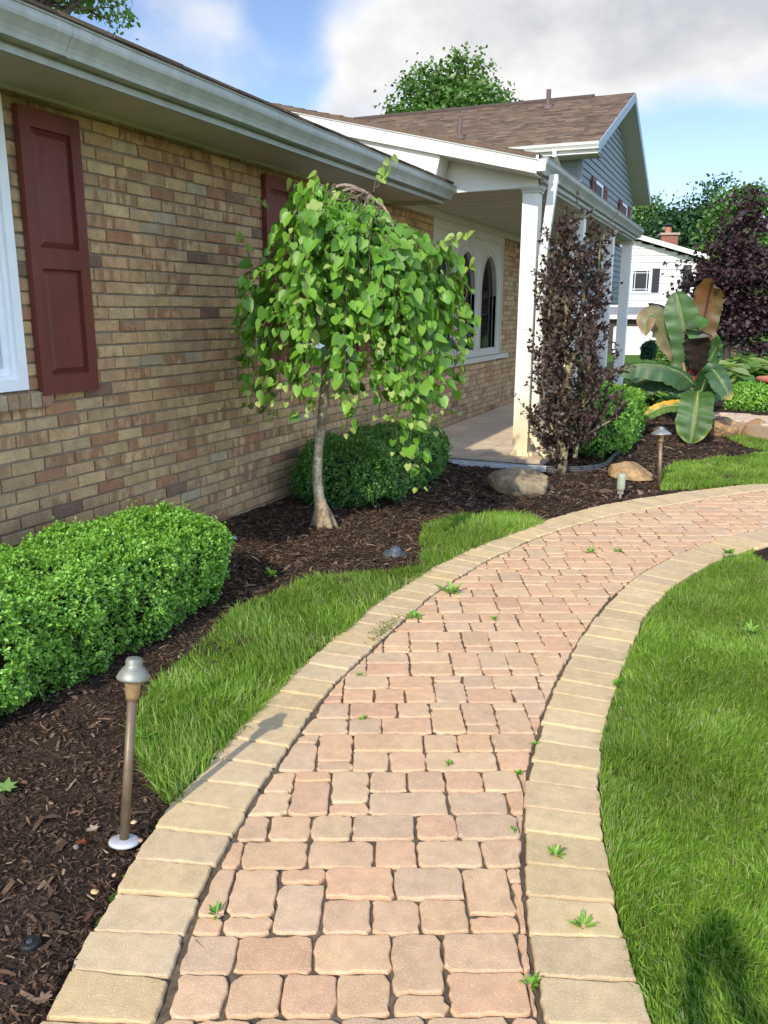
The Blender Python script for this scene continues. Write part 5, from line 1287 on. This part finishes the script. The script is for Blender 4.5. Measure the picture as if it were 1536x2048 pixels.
# ------------------------------------------------------------------ lights and small things
def path_light(base, h, tilt, label, shade='bell', scale=1., group='path lights', ring=False, colpost=(.17,.125,.08), capc=(.27,.275,.23)):
    t = empty('path_light', base, 0, label, 'path light', group); t.rotation_euler = tilt
    s = scale; mb = MB(); mb.lathe([(.0135*s, -.05), (.0135*s, h-.06*s)], 0, 0, 14, colpost); mb.build('post', M['brass'], t, smooth=True)
    mb = MB(); mb.lathe([(.017*s, h-.062*s), (.019*s, h-.05*s), (.022*s, h-.02*s), (.026*s, h-.005*s), (.026*s, h)], 0, 0, 16, (.36,.25,.12)); mb.build('socket', M['brass'], t, smooth=True)
    mb = MB()
    if shade == 'bell': prof = [(.042, -.004), (.046, .0), (.047, .004), (.040, .017), (.032, .028), (.025, .034), (.0235, .040), (.0235, .052), (.020, .058), (.008, .061), (.001, .0615)]
    else: prof = [(.066, .0), (.070, -.004), (.070, 0), (.045, .018), (.022, .032), (.019, .036), (.018, .044), (.010, .048), (.001, .049)]
    mb.lathe([(r_*s, h+z_*s) for r_, z_ in prof], 0, 0, 28, capc); mb.build('shade', M['brass'], t, smooth=True)
    if ring:
        mb = MB(); r = random.Random(2)
        mb.lathe([(.036, 0.0), (.043, .004), (.042, .011), (.034, .014), (.0145, .016)], 0, 0, 26, (.46,.46,.47)); mb.build('collar', M['plastic'], t, smooth=True)
    return t
b = gp(248, 1690, .0); top = xp(266, 1322, b[0]); hh = .488
path_light((b[0], b[1], .004), hh, (radians(-10.5), 0, radians(-0)), 'tall brass path light with a grey bell shade in the left foreground mulch', ring=True)
b = gp(1318, 972, 0); path_light((b[0], b[1], 0), .47, (0, radians(-2.5), 0), 'path light with flat conical shade between the boulder and the grass', 'cone', 1.25, colpost=(.22,.15,.10), capc=(.24,.25,.24))
for (px_, py_, lb) in ((1470, 757, 'small dark path light at the edge of the far lawn'), (1480, 776, 'small dark path light among the hostas beside the bowl')):
    b = gp(px_, py_, 0.); path_light((b[0], b[1], 0), .42, (0, 0, 0), lb, 'cone', 1.7, colpost=(.03,.03,.03), capc=(.10,.11,.12))
# little spotlight capsule by the path
b = gp(1240, 998, 0); t = empty('spotlight', (b[0], b[1], 0), 0, 'greenish cylindrical spotlight standing by the path before the tan boulder', 'garden light')
mb = MB(); mb.lathe([(.022, .072), (.030, .08), (.033, .10), (.034, .20), (.030, .212), (.012, .216)], 0, 0, 20, (.30,.33,.25)); mb.build('housing', M['plastic'], t, smooth=True)
mb = MB(); mb.lathe([(.010, -.03), (.010, .04), (.016, .045), (.016, .072)], 0, 0, 12, (.28,.22,.2)); mb.box(-.022, .022, -.007, .007, .042, .07, (.3,.3,.3)); mb.build('bracket', M['plastic'], t)
# dark hooded fixture lying beside the grass
b = gp(790, 1112, 0); t = empty('hooded_light', (b[0], b[1], .005), 0, 'dark grey hooded low light nestled in mulch at the edge of the grass', 'garden light')
mb = MB(); mb.lathe([(.075, -.01), (.078, .002), (.060, .008), (.040, .02), (.034, .045), (.026, .058), (.008, .062)], 0, 0, 20, (.07,.085,.10)); h_ = mb.build('hood', M['plastic'], t, smooth=True); h_.rotation_euler = (.25, .2, 0)
mb = MB(); mb.lathe([(.03, -.04), (.03, .0)], 0, 0, 10, (.04,.04,.05)); mb.build('stake', M['plastic'], t)
b = gp(60, 1893, 0); t = empty('irrigation_head', (b[0], b[1], .0), 0, 'black round irrigation head flush in the mulch at lower left', 'sprinkler')
mb = MB(); mb.lathe([(.022, -.03), (.023, .010), (.020, .016), (.012, .017), (.010, .010)], 0, 0, 20, (.018,.018,.02)); mb.build('collar', M['plastic'], t)
mb = MB(); mb.lathe([(.009, .0), (.009, .016), (.004, .019)], 0, 0, 12, (.05,.05,.055)); mb.build('nozzle', M['plastic'], t)
b = gp(458, 1080, .03); mb = MB(); r_ = random.Random(1)
mb.add([(.0,0,.0),(.035,.004,.012),(.05,.02,.004),(.03,.03,.02),(.0,.025,.014),(-.012,.012,.01)], [(0,1,3,4),(1,2,3),(0,4,5)], (.03,.22,.5)); o = mb.build('plastic_scrap', M['plastic']); o.location = b; tag(o, 'torn blue plastic scrap lying in the mulch behind the front hedge', 'litter')
# fallen leaves and pebbles
def lobed_leaf(name, px, py, size, col, label, rot, group=None, lift=.012, seed=0):
    b = gp(px, py, .0); pts = []; rr = random.Random(seed); tips = [(-150, .72), (-112, 1.), (-60, .95), (0, 1.15), (60, .95), (112, 1.), (150, .72)]; out = []
    for i, (a, l) in enumerate(tips):
        a = radians(a+90); out.append((l*cos(a), l*sin(a)))
        for da, ll in ((12, .72), (26, .5)):
            if i < 6: out.append((ll*cos(a+radians(da)), ll*sin(a+radians(da))))
    mb = MB(); V = [(0, -.25, 0)]+[(p[0], p[1], .25*(p[0]**2)*rr.uniform(.5, 1.4)+.1*rr.random()) for p in out]; F = [(0, i, i+1) for i in range(1, len(out))]
    mb.add([(v[0]*size, v[1]*size, v[2]*size) for v in V], F, col); mb.tube([(0, -.25*size, 0), (.02*size, -.9*size, .02*size)], [.02*size, .012*size], 4, [c*.8 for c in col])
    o = mb.build(name, M['leaf']); o.location = (b[0], b[1], lift); o.rotation_euler = (rr.uniform(-.15, .15), rr.uniform(-.15, .15), rot); return tag(o, label, 'leaf', group)
lobed_leaf('maple_leaf', 12, 1582, .045, (.26,.42,.12), 'pale green maple leaf lying on the mulch at the left edge', .6)
lobed_leaf('dead_leaf', 186, 1665, .024, (.62,.47,.36), 'pale tan dry leaf on the mulch left of the front path light', 1.0, seed=3)
lobed_leaf('dead_leaf', 165, 1692, .02, (.30,.09,.04), 'curled reddish dry leaf below the pale tan one', 2.4, seed=4)
lobed_leaf('dead_leaf', 88, 2008, .026, (.34,.22,.16), 'brown dry leaf in the bottom left corner mulch', 2., seed=5)
for i, (px_, py_, s_, c_, lb) in enumerate(((190,1787,.0095,(.58,.40,.17),'yellow pebble on the mulch near the border stones'),(268,1648,.008,(.62,.42,.25),'orange pebble just behind the front path light'),(278,1686,.010,(.45,.27,.17),'reddish pebble touching the border beside the path light'),(228,1754,.006,(.5,.34,.22),'smallest pebble between the yellow one and the path'),(152,1698,.008,(.22,.19,.16),'grey brown pebble left of the path light foot'))):
    b = gp(px_, py_, 0); rock('pebble', (b[0], b[1], .007), (s_*1.3, s_, s_*.7), lb, 60+i, [c_, c_, c_], 3, i*.7, cat='pebble', group='pebbles on the mulch', rough=.08, sub=1)
def weed(px, py, size, label, seed, kind='rosette'):
    b = gp(px, py, 0); r = np.random.default_rng(seed); n = int(r.integers(12, 22)); a = r.uniform(0, 2*pi, n); up = r.uniform(.15, 1.6, n)
    P = np.c_[np.cos(a), np.sin(a), up*.4]*size*.12; d = np.c_[np.cos(a), np.sin(a), up]; nn = np.c_[-np.cos(a)*up, -np.sin(a)*up, np.ones(n)]
    size = size*1.45; Ls = size*r.uniform(.4, .75, n); C = leafcol(r, [(.16,.34,.04),(.22,.42,.06),(.28,.45,.09)], n)
    V, F, C = scatter(OVAL_V, OVAL_F, P, frames(d, nn), np.c_[Ls*(.35+.4*((seed*7) % 5)/5), Ls*r.uniform(.5, 1.1, n), Ls], C)
    o = np_obj('weed', V, F, C, M['leaf']); o.location = (b[0], b[1], .002); return tag(o, label, 'weed', 'weeds growing in the paving joints')
for i, (px_, py_, s_, lb) in enumerate(((433,1830,.042,'leafy weed at the left joint beside the lowest border stones'),(900,1186,.085,'broad leaved weed growing where field pavers meet the left border'),(828,1236,.05,'weed on the left edge just below the broad leaved weed'),(988,1240,.035,'small weed in the middle of the path halfway up'),(1110,1712,.036,'bright weed on the golden right border, upper of two'),(1165,1855,.045,'bright weed on the golden right border, lower and wider'),(1060,1972,.03,'weed in the gap at the bottom of the right border'),(1036,1548,.025,'weed at the right ends of the rows below the widest gap'),(1028,1662,.022,'tiny weed beside the right border above the orange paver'),(725,1440,.025,'thin weed standing in a joint near the left side'),(718,1352,.025,'thin weed by the cut pavers on the left'),(1180,1106,.05,'weed low in the far pavers, left of a pair'),(1236,1104,.045,'weed low in the far pavers, right of a pair'),(900,1530,.022,'faint weed in the centre of the near rows'),(1070,1490,.022,'clover in the dark gap of the right border'),(1230,1372,.05,'flat weed at the lawn edge on the right border'),(446,1494,.035,'round leaved weed on the left border beside the lamp shadow'))): weed(px_, py_, s_, lb, 300+i)
def sedum(px, py, label):
    b = gp(px, py, 0); r = np.random.default_rng(9); n = 160; u = np.clip(r.normal(0, .45, n), -1, 1); t = gp(800, 1240)[:2]-gp(740, 1290)[:2]
    P = np.c_[t[0]*.55*u+r.normal(0, .018, n), t[1]*.55*u+r.normal(0, .018, n), r.uniform(0, .02, n)]; d = norm(r.normal(size=(n, 3))+[0, 0, .6]); V, F, C = scatter(OVAL_V, OVAL_F, P, frames(d, r.normal(size=(n, 3))+[0, 0, 1]), np.full(n, .014), leafcol(r, [(.30,.32,.13),(.36,.30,.16),(.22,.30,.08)], n))
    o = np_obj('creeping_weed', V, F, C, M['leaf']); o.location = (b[0], b[1], .004); tag(o, label, 'weed')
sedum(768, 1262, 'olive creeping weed spilling over the left border stones')
# broad weeds in the grass
for i, (px_, py_, s_, lb) in enumerate(((288,1500,.06,'leafy weed standing in the grass beside the front path light'),(545,1165,.06,'broad leaf weed at the back of the left grass strip'),(1455,1120,.06,'pale weed at the far corner of the right lawn'),(1500,1280,.07,'tall yellowish weed in the right lawn near the edge'))):
    o = weed(px_, py_, s_, lb, 340+i); o.location.z = .04; o['group'] = 'weeds growing in the lawn'
# thin upright shoot by the first boulder
# ------------------------------------------------------------------ neighbour's white house
def neighbour():
    D = 46.; a = radians(14.); c = at_px(1300, D); gz0 = -.72
    t = empty('neighbour_house', (c[0], c[1], gz0), a, 'white sided neighbouring house with garage door and brick chimney in the distance', 'house')
    ux = np.array([cos(a), sin(a), 0]); nrm = np.array([sin(a), -cos(a), 0]); o = np.array([c[0], c[1], 0])
    def L(px, py):
        d = _ray(px, py); e = np.array([0, 0, EYE]); k = ((o-e)@nrm)/(d@nrm); p = e+d*k; return (p-o)@ux, p[2]-gz0
    ue, ze = L(1415, 515); up_, zp = L(1265, 471); s = (zp-ze)/(ue-up_); ridge_u = up_-4.0; ridge_z = zp+4.0*s
    z_str0 = L(1300, 630)[1]; z_str1 = L(1300, 614)[1]
    left = 2*ridge_u-ue
    wall = MB(); z = z_str1; bh = .17
    def span(z): k = (ridge_z-.22-z)/s; return max(ridge_u-k, left+.5), min(ridge_u+k, ue-.5)
    while z < ridge_z-.3:
        u0, u1 = span(z+bh*.6)
        if u1-u0 > .1: wall.add([(u0, -.055, z), (u1, -.055, z), (u1, -.006, z+bh), (u0, -.006, z+bh), (u0, 0, z), (u1, 0, z)], [(0, 1, 2, 3), (4, 5, 1, 0)])
        z += bh
    wall.box(left+.5, ue-.5, .0, 8., z_str1-.3, ze-.05); wall.prism([(left+.5, .001, ze-.06), (ue-.5, .001, ze-.06), (ridge_u, .001, ridge_z-.28)], (0, 7.9, 0))
    wall.box(ue-.56, ue-.46, -.05, .05, z_str1, ze-.1)
    w = wall.build('wall', M['vsiding'], t)
    rf = MB()
    for sg, ee in ((1, ue), (-1, left)):
        rf.prism([(ridge_u, -.45, ridge_z), (ee, -.45, ze), (ee, -.45, ze+.1), (ridge_u, -.45, ridge_z+.1)], (0, 8.9, 0), (.2, .2, .21))
    rf.build('roof', M['greyshingle'], t)
    rk = MB()
    for sg, ee in ((1, ue), (-1, left)):
        rk.prism([(ridge_u, -.49, ridge_z+.09), (ee, -.49, ze+.09), (ee, -.49, ze-.14), (ridge_u, -.49, ridge_z-.14)], (0, .035, 0)); rk.prism([(ridge_u, -.45, ridge_z-.02), (ee, -.45, ze-.02), (ee, -.001, ze-.02), (ridge_u, -.001, ridge_z-.02)], (0, 0, -.02))
    rk.build('rake_board', M['white'], t)
    # window and shutters
    (u0, zt), (u1, zb) = L(1262, 537), L(1300, 587); f = MB(); 
    u0 += 0; f.box(u0, u0+.12, -.10, -.0, zb, zt); f.box(u1-.12, u1, -.10, 0, zb, zt); f.box(u0+.12, u1-.12, -.10, 0, zb, zb+.12); f.box(u0+.12, u1-.12, -.10, 0, zt-.12, zt)
    for k in (.12+.1, (u1-u0)-.12-.1): f.box(u0+k-.014, u0+k+.014, -.085, -.075, zb+.12, zt-.12)
    for k in (.22, (zt-zb)-.22): f.box(u0+.12, u1-.12, -.0852, -.0752, zb+k-.014, zb+k+.014)
    wi = f.build('window', M['winwhite'], t); g = MB(); g.box(u0+.12, u1-.12, -.072, -.06, zb+.12, zt-.12); g.build('pane', M['dark'], wi)
    for uu in (u1+.04, u0-.44):
        sh = MB(); sh.box(uu, uu+.36, -.075, -.03, zb+.05, zt); sh.box(uu+.05, uu+.31, -.082, -.0751, zb+.12, (zb+zt)/2-.03); sh.box(uu+.05, uu+.31, -.082, -.0751, (zb+zt)/2+.03, zt-.07); sh.build('shutter', M['dark'], t)
    (u0, zt), (u1, zb) = L(1367, 530), L(1380, 585); sh = MB(); sh.box(u0, u0+.4, -.075, -.03, zb, zt); sh.build('shutter', M['dark'], t)
    # lower storey projecting garage with its own little roof
    gl, gr = L(1130, 700)[0], L(1345, 700)[0]; lo = MB(); lo.box(gl, gr, -1.2, 0, 0, z_str0-.05); 
    lo.build('garage_wall', M['brown'], t)
    lo = MB(); lo.prism([(gl-.2, -1.5, z_str0), (gl-.2, -.03, z_str1), (gl-.2, -.03, z_str1-.05), (gl-.2, -1.5, z_str0-.05)], (gr-gl+.4, 0, 0)); lo.build('garage_roof', M['greyshingle'], t)
    lo = MB(); lo.box(gl-.2, gr+.2, -1.53, -1.501, z_str0-.2, z_str0+.01); lo.build('fascia', M['white'], t)
    d0, zt = L(1236, 655); d1, zb = L(1336, 724); d0 = L(1226, 650)[0]; gd = MB()
    for k in range(8):
        z0_ = .02+k*(zt-.02)/8; gd.box(d0, d1, -1.25, -1.21, z0_+.006, z0_+(zt-.02)/8-.006)
    gd.box(d0-.08, d0-.001, -1.26, -1.19, 0, zt+.08); gd.box(d1+.001, d1+.08, -1.26, -1.19, 0, zt+.08); gd.box(d0-.08, d1+.08, -1.26, -1.19, zt+.001, zt+.08); gd.box(d0, d1, -1.235, -1.21, .02, zt)
    gd.build('garage_door', M['vsiding'], t)
    # chimney on the far slope
    (u0, z1), (u1, z0_) = L(1328, 477), L(1362, 500); ch = MB(); ch.box(u0+.3, u1+.3, 3.0, 4.0, ze-1, z1+.42, (.28,.12,.085)); ch.box(u0+.22, u1+.38, 2.92, 4.08, z1+.421, z1+.53, (.4,.33,.26)); cc = ch.build('chimney', M['brick'], t)
    ch = MB(); ch.lathe([(.17, z1+.53), (.17, z1+.85)], u0+.7, 3.5, 12, (.42,.17,.09)); ch.lathe([(.19, z1+.93), (.30, z1+.98), (.05, z1+1.06)], u0+.7, 3.5, 12, (.04,.04,.05)); ch.lathe([(.03, z1+.85), (.03, z1+.94)], u0+.7, 3.5, 6, (.04,.04,.05)); ch.build('flue', M['plastic'], cc)
neighbour()

# ------------------------------------------------------------------ the photographer, whose shadow falls on the lawn
def person():
    t = empty('person', (.29, -.60, 0), 0, 'photographer in dark shirt and jeans holding up a phone above the lawn edge', 'person')
    J = {'pelvis': ((0, 0, .90), .15), 'belly': ((0, 0, 1.05), .14), 'chest': ((0, .0, 1.25), .155), 'neck': ((0, .01, 1.41), .065), 'headb': ((0, .03, 1.49), .075), 'head': ((0, .035, 1.57), .092), 'crown': ((0, .02, 1.63), .08)}
    E = [('pelvis', 'belly'), ('belly', 'chest'), ('chest', 'neck'), ('neck', 'headb'), ('headb', 'head'), ('head', 'crown')]
    for s, nm in ((-1, 'l'), (1, 'r')):
        J['sh'+nm] = ((s*.17, .0, 1.34), .065); hx = -.27+s*.045
        J['el'+nm] = ((s*.20-.04, .15, 1.14), .045); J['wr'+nm] = ((hx, .34, 1.40), .028); J['ha'+nm] = ((hx, .365, 1.45), .032)
        J['hip'+nm] = ((s*.10, 0, .84), .10); J['kn'+nm] = ((s*.11, .02, .48), .062); J['an'+nm] = ((s*.12, 0, .09), .042); J['to'+nm] = ((s*.13, .17, .04), .035)
        E += [('chest', 'sh'+nm), ('sh'+nm, 'el'+nm), ('el'+nm, 'wr'+nm), ('wr'+nm, 'ha'+nm), ('pelvis', 'hip'+nm), ('hip'+nm, 'kn'+nm), ('kn'+nm, 'an'+nm), ('an'+nm, 'to'+nm)]
        for f_, (dx, L_) in enumerate(((-.022, .055), (-.008, .062), (.006, .06), (.019, .05))):
            k1, k2 = 'f%d%s' % (f_, nm), 'g%d%s' % (f_, nm); J[k1] = ((hx+dx, .385, 1.465), .009); J[k2] = ((hx+dx-s*.018, .398, 1.465+L_*.55), .008); E += [('ha'+nm, k1), (k1, k2)]
        J['th'+nm] = ((hx-s*.035, .362, 1.445), .011); E += [('ha'+nm, 'th'+nm)]
    keys = list(J); me = bpy.data.meshes.new('body'); me.from_pydata([J[k][0] for k in keys], [(keys.index(a), keys.index(b)) for a, b in E], [])
    o = bpy.data.objects.new('body', me); COL.objects.link(o); o.parent = t
    sk = o.modifiers.new('skin', 'SKIN'); sk.use_smooth_shade = True; ss = o.modifiers.new('sub', 'SUBSURF'); ss.levels = 1; ss.render_levels = 2
    if not me.skin_vertices: 
        bpy.context.view_layer.objects.active = o
    for i, k in enumerate(keys): me.skin_vertices[0].data[i].radius = (J[k][1], J[k][1]*(.72 if k in ('pelvis', 'belly', 'chest') else 1)); 
    me.skin_vertices[0].data[0].use_root = True
    me.materials.append(M['skin'])
    # shirt and trousers as slightly larger skinned shells
    for nm, ks, col in (('shirt', ['belly', 'chest', 'neck', 'shl', 'ell', 'shr', 'elr'], (.03, .05, .09)), ('trousers', ['pelvis', 'belly', 'hipl', 'knl', 'anl', 'hipr', 'knr', 'anr'], (.05, .08, .16))):
        m2 = bpy.data.meshes.new(nm); m2.from_pydata([J[k][0] for k in ks], [(ks.index(a), ks.index(b)) for a, b in E if a in ks and b in ks], [])
        c = bpy.data.objects.new(nm, m2); COL.objects.link(c); c.parent = t; sk = c.modifiers.new('skin', 'SKIN'); c.modifiers.new('sub', 'SUBSURF').render_levels = 2
        for i, k in enumerate(ks): q = J[k][1]*1.08+.008; m2.skin_vertices[0].data[i].radius = (q, q*(.74 if k in ('pelvis', 'belly', 'chest') else 1))
        m2.skin_vertices[0].data[0].use_root = True; m2.materials.append(mat(nm+'_cloth', col, .9))
    hr = MB(); hr.lathe([(.001, 1.70), (.05, 1.69), (.082, 1.66), (.10, 1.61), (.103, 1.56), (.09, 1.50), (.06, 1.46)], 0, -.005, 16, (.06, .035, .02)); hr.build('hair', M['cloth'], t, smooth=True)
    fc = MB(); fc.lathe([(.001, 1.0), (.012, 1.003), (.016, 1.012), (.010, 1.03), (.004, 1.045)], 0, 0, 8, (.48, .27, .19)); f = fc.build('nose', M['skin'], t); f.location = (0, .125, .53)
    ph = MB(); ph.box(-.038, .038, -.004, .004, -.075, .075, (.02, .02, .02)); p = ph.build('phone', M['plastic']); p.location = (.02, -.195, 1.47); tag(p, 'black phone held up in both hands by the person', 'phone')
HAVE_PERSON = True
try: person()
except Exception as e: print('person failed', e)

# ------------------------------------------------------------------ light, sky, camera
SUN_EL, SUN_DX = radians(35.), .02
sd = Vector((SUN_DX, cos(SUN_EL), -sin(SUN_EL))).normalized()
sun = bpy.data.lights.new('sun', 'SUN'); sun.energy = 3.9; sun.angle = radians(.8); sun.color = (1, .93, .80)
so = bpy.data.objects.new('sun', sun); COL.objects.link(so); so.rotation_euler = sd.to_track_quat('-Z', 'Y').to_euler()
W = bpy.data.worlds.new('World'); S.world = W; W.use_nodes = True; nt = W.node_tree; N = nt.nodes; L = nt.links
for n in list(N): N.remove(n)
out = N.new('ShaderNodeOutputWorld'); bg = N.new('ShaderNodeBackground'); sky = N.new('ShaderNodeTexSky'); sky.sky_type = 'NISHITA'; sky.sun_disc = False
sky.sun_elevation = SUN_EL; sky.sun_rotation = pi+.02; sky.air_density = 1.0; sky.dust_density = .15; sky.ozone_density = 2.6; sky.altitude = 250
tc = N.new('ShaderNodeTexCoord'); sp = N.new('ShaderNodeSeparateXYZ'); L.new(tc.outputs['Generated'], sp.inputs[0])
def math_(op, a, b=None, clamp=False):
    n = N.new('ShaderNodeMath'); n.operation = op; n.use_clamp = clamp
    for i, v in enumerate((a, b)):
        if v is None: continue
        if isinstance(v, (int, float)): n.inputs[i].default_value = v
        else: L.new(v, n.inputs[i])
    return n.outputs[0]
zc = math_('MAXIMUM', sp.outputs['Z'], .02); zc = math_('ADD', zc, .45)
cx = math_('DIVIDE', sp.outputs['X'], zc); cy = math_('DIVIDE', sp.outputs['Y'], zc)
cv = N.new('ShaderNodeCombineXYZ'); L.new(cx, cv.inputs[0]); L.new(cy, cv.inputs[1]); cv.inputs[2].default_value = 2.3
def noise_(scale, detail, rough=.55, dist=0.):
    t = N.new('ShaderNodeTexNoise'); t.inputs['Scale'].default_value = scale; t.inputs['Detail'].default_value = detail; t.inputs['Roughness'].default_value = rough; t.inputs['Distortion'].default_value = dist
    L.new(cv.outputs[0], t.inputs['Vector']); return t.outputs['Fac']
n1 = noise_(2.6, 8, .55, .15); n2 = noise_(1.1, 3, .5); n3 = noise_(5.0, 6, .55)
# a broad cloud deck overhead that thins out towards the horizon on the far right
def dirdot(px, py):
    d = norm(_ray(px, py)); vm = N.new('ShaderNodeVectorMath'); vm.operation = 'DOT_PRODUCT'; L.new(tc.outputs['Generated'], vm.inputs[0]); vm.inputs[1].default_value = tuple(d); return vm.outputs['Value']
def lobe(px, py, deg, amt):
    dd = dirdot(px, py); mr = N.new('ShaderNodeMapRange'); mr.interpolation_type = 'SMOOTHSTEP'; mr.inputs['From Min'].default_value = cos(radians(deg)); mr.inputs['From Max'].default_value = 1.
    mr.inputs['To Min'].default_value = 0; mr.inputs['To Max'].default_value = amt; L.new(dd, mr.inputs['Value']); return mr.outputs[0]
cover = math_('ADD', math_('MULTIPLY', n1, .8), math_('MULTIPLY', n2, .35))
bias = None
for (px, py, dg, am) in ((1250, -60, 15, .16), (1000, 40, 11, .08), (1480, 90, 9, .17), (640, 190, 7, .10), (860, 170, 9, .14), (1560, 360, 3, .3), (1380, 440, 11, -.40), (1100, 420, 8, -.2), (470, 20, 8, -.05), (560, 120, 4, -.10), (400, 160, 6, .10)):
    l_ = lobe(px, py, dg, am); bias = l_ if bias is None else math_('ADD', bias, l_)
cover = math_('ADD', cover, bias)
mr = N.new('ShaderNodeMapRange'); mr.interpolation_type = 'SMOOTHSTEP'; mr.inputs['From Min'].default_value = .53; mr.inputs['From Max'].default_value = .80; L.new(cover, mr.inputs['Value']); cmask = mr.outputs[0]
mr2 = N.new('ShaderNodeMapRange'); mr2.inputs['From Min'].default_value = .66; mr2.inputs['From Max'].default_value = 1.02; mr2.inputs['To Min'].default_value = 1.; mr2.inputs['To Max'].default_value = 0.; L.new(math_('ADD', cover, math_('MULTIPLY', math_('SUBTRACT', n3, .5), .95)), mr2.inputs['Value'])
cc = N.new('ShaderNodeMix'); cc.data_type = 'RGBA'; L.new(mr2.outputs[0], cc.inputs['Factor']); cc.inputs[6].default_value = (3.5, 3.6, 3.85, 1); cc.inputs[7].default_value = (5.85, 5.75, 5.65, 1)
mx = N.new('ShaderNodeMix'); mx.data_type = 'RGBA'; L.new(cmask, mx.inputs['Factor']); tn = N.new('ShaderNodeVectorMath'); tn.operation = 'MULTIPLY'; tn.inputs[1].default_value = (1.0, .955, .99); L.new(sky.outputs[0], tn.inputs[0]); L.new(tn.outputs[0], mx.inputs[6]); L.new(cc.outputs[2], mx.inputs[7])
# added fill light: unseen sky behind right brightened to lift the shaded wall
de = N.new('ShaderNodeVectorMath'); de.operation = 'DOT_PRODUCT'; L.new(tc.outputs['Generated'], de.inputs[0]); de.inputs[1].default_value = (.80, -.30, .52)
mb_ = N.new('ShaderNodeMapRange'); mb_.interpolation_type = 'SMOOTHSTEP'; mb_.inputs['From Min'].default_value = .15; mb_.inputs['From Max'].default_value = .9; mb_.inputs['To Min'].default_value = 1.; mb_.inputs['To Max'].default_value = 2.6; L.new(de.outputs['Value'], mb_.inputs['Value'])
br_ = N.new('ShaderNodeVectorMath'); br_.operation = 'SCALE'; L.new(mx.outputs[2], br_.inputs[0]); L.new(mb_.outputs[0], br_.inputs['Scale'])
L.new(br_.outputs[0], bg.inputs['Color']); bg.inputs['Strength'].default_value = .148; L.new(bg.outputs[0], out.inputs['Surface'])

cam = bpy.data.cameras.new('camera'); co = bpy.data.objects.new('camera', cam); COL.objects.link(co); S.camera = co
cam.sensor_fit = 'VERTICAL'; cam.sensor_height = 36.; cam.sensor_width = 27.; cam.lens = 36*F_PX/2048; cam.clip_start = .02; cam.clip_end = 1500
Rm = Matrix((tuple(RT), tuple(UP), tuple(-FW))).transposed(); co.matrix_world = Matrix.Translation((0, 0, EYE)) @ Rm.to_4x4()
S.view_settings.view_transform = 'Standard'; S.view_settings.look = 'None'; S.view_settings.exposure = .30; S.view_settings.gamma = 1
S.cycles.max_bounces = 6; S.cycles.transparent_max_bounces = 4; S.cycles.diffuse_bounces = 4; S.cycles.use_denoising = True
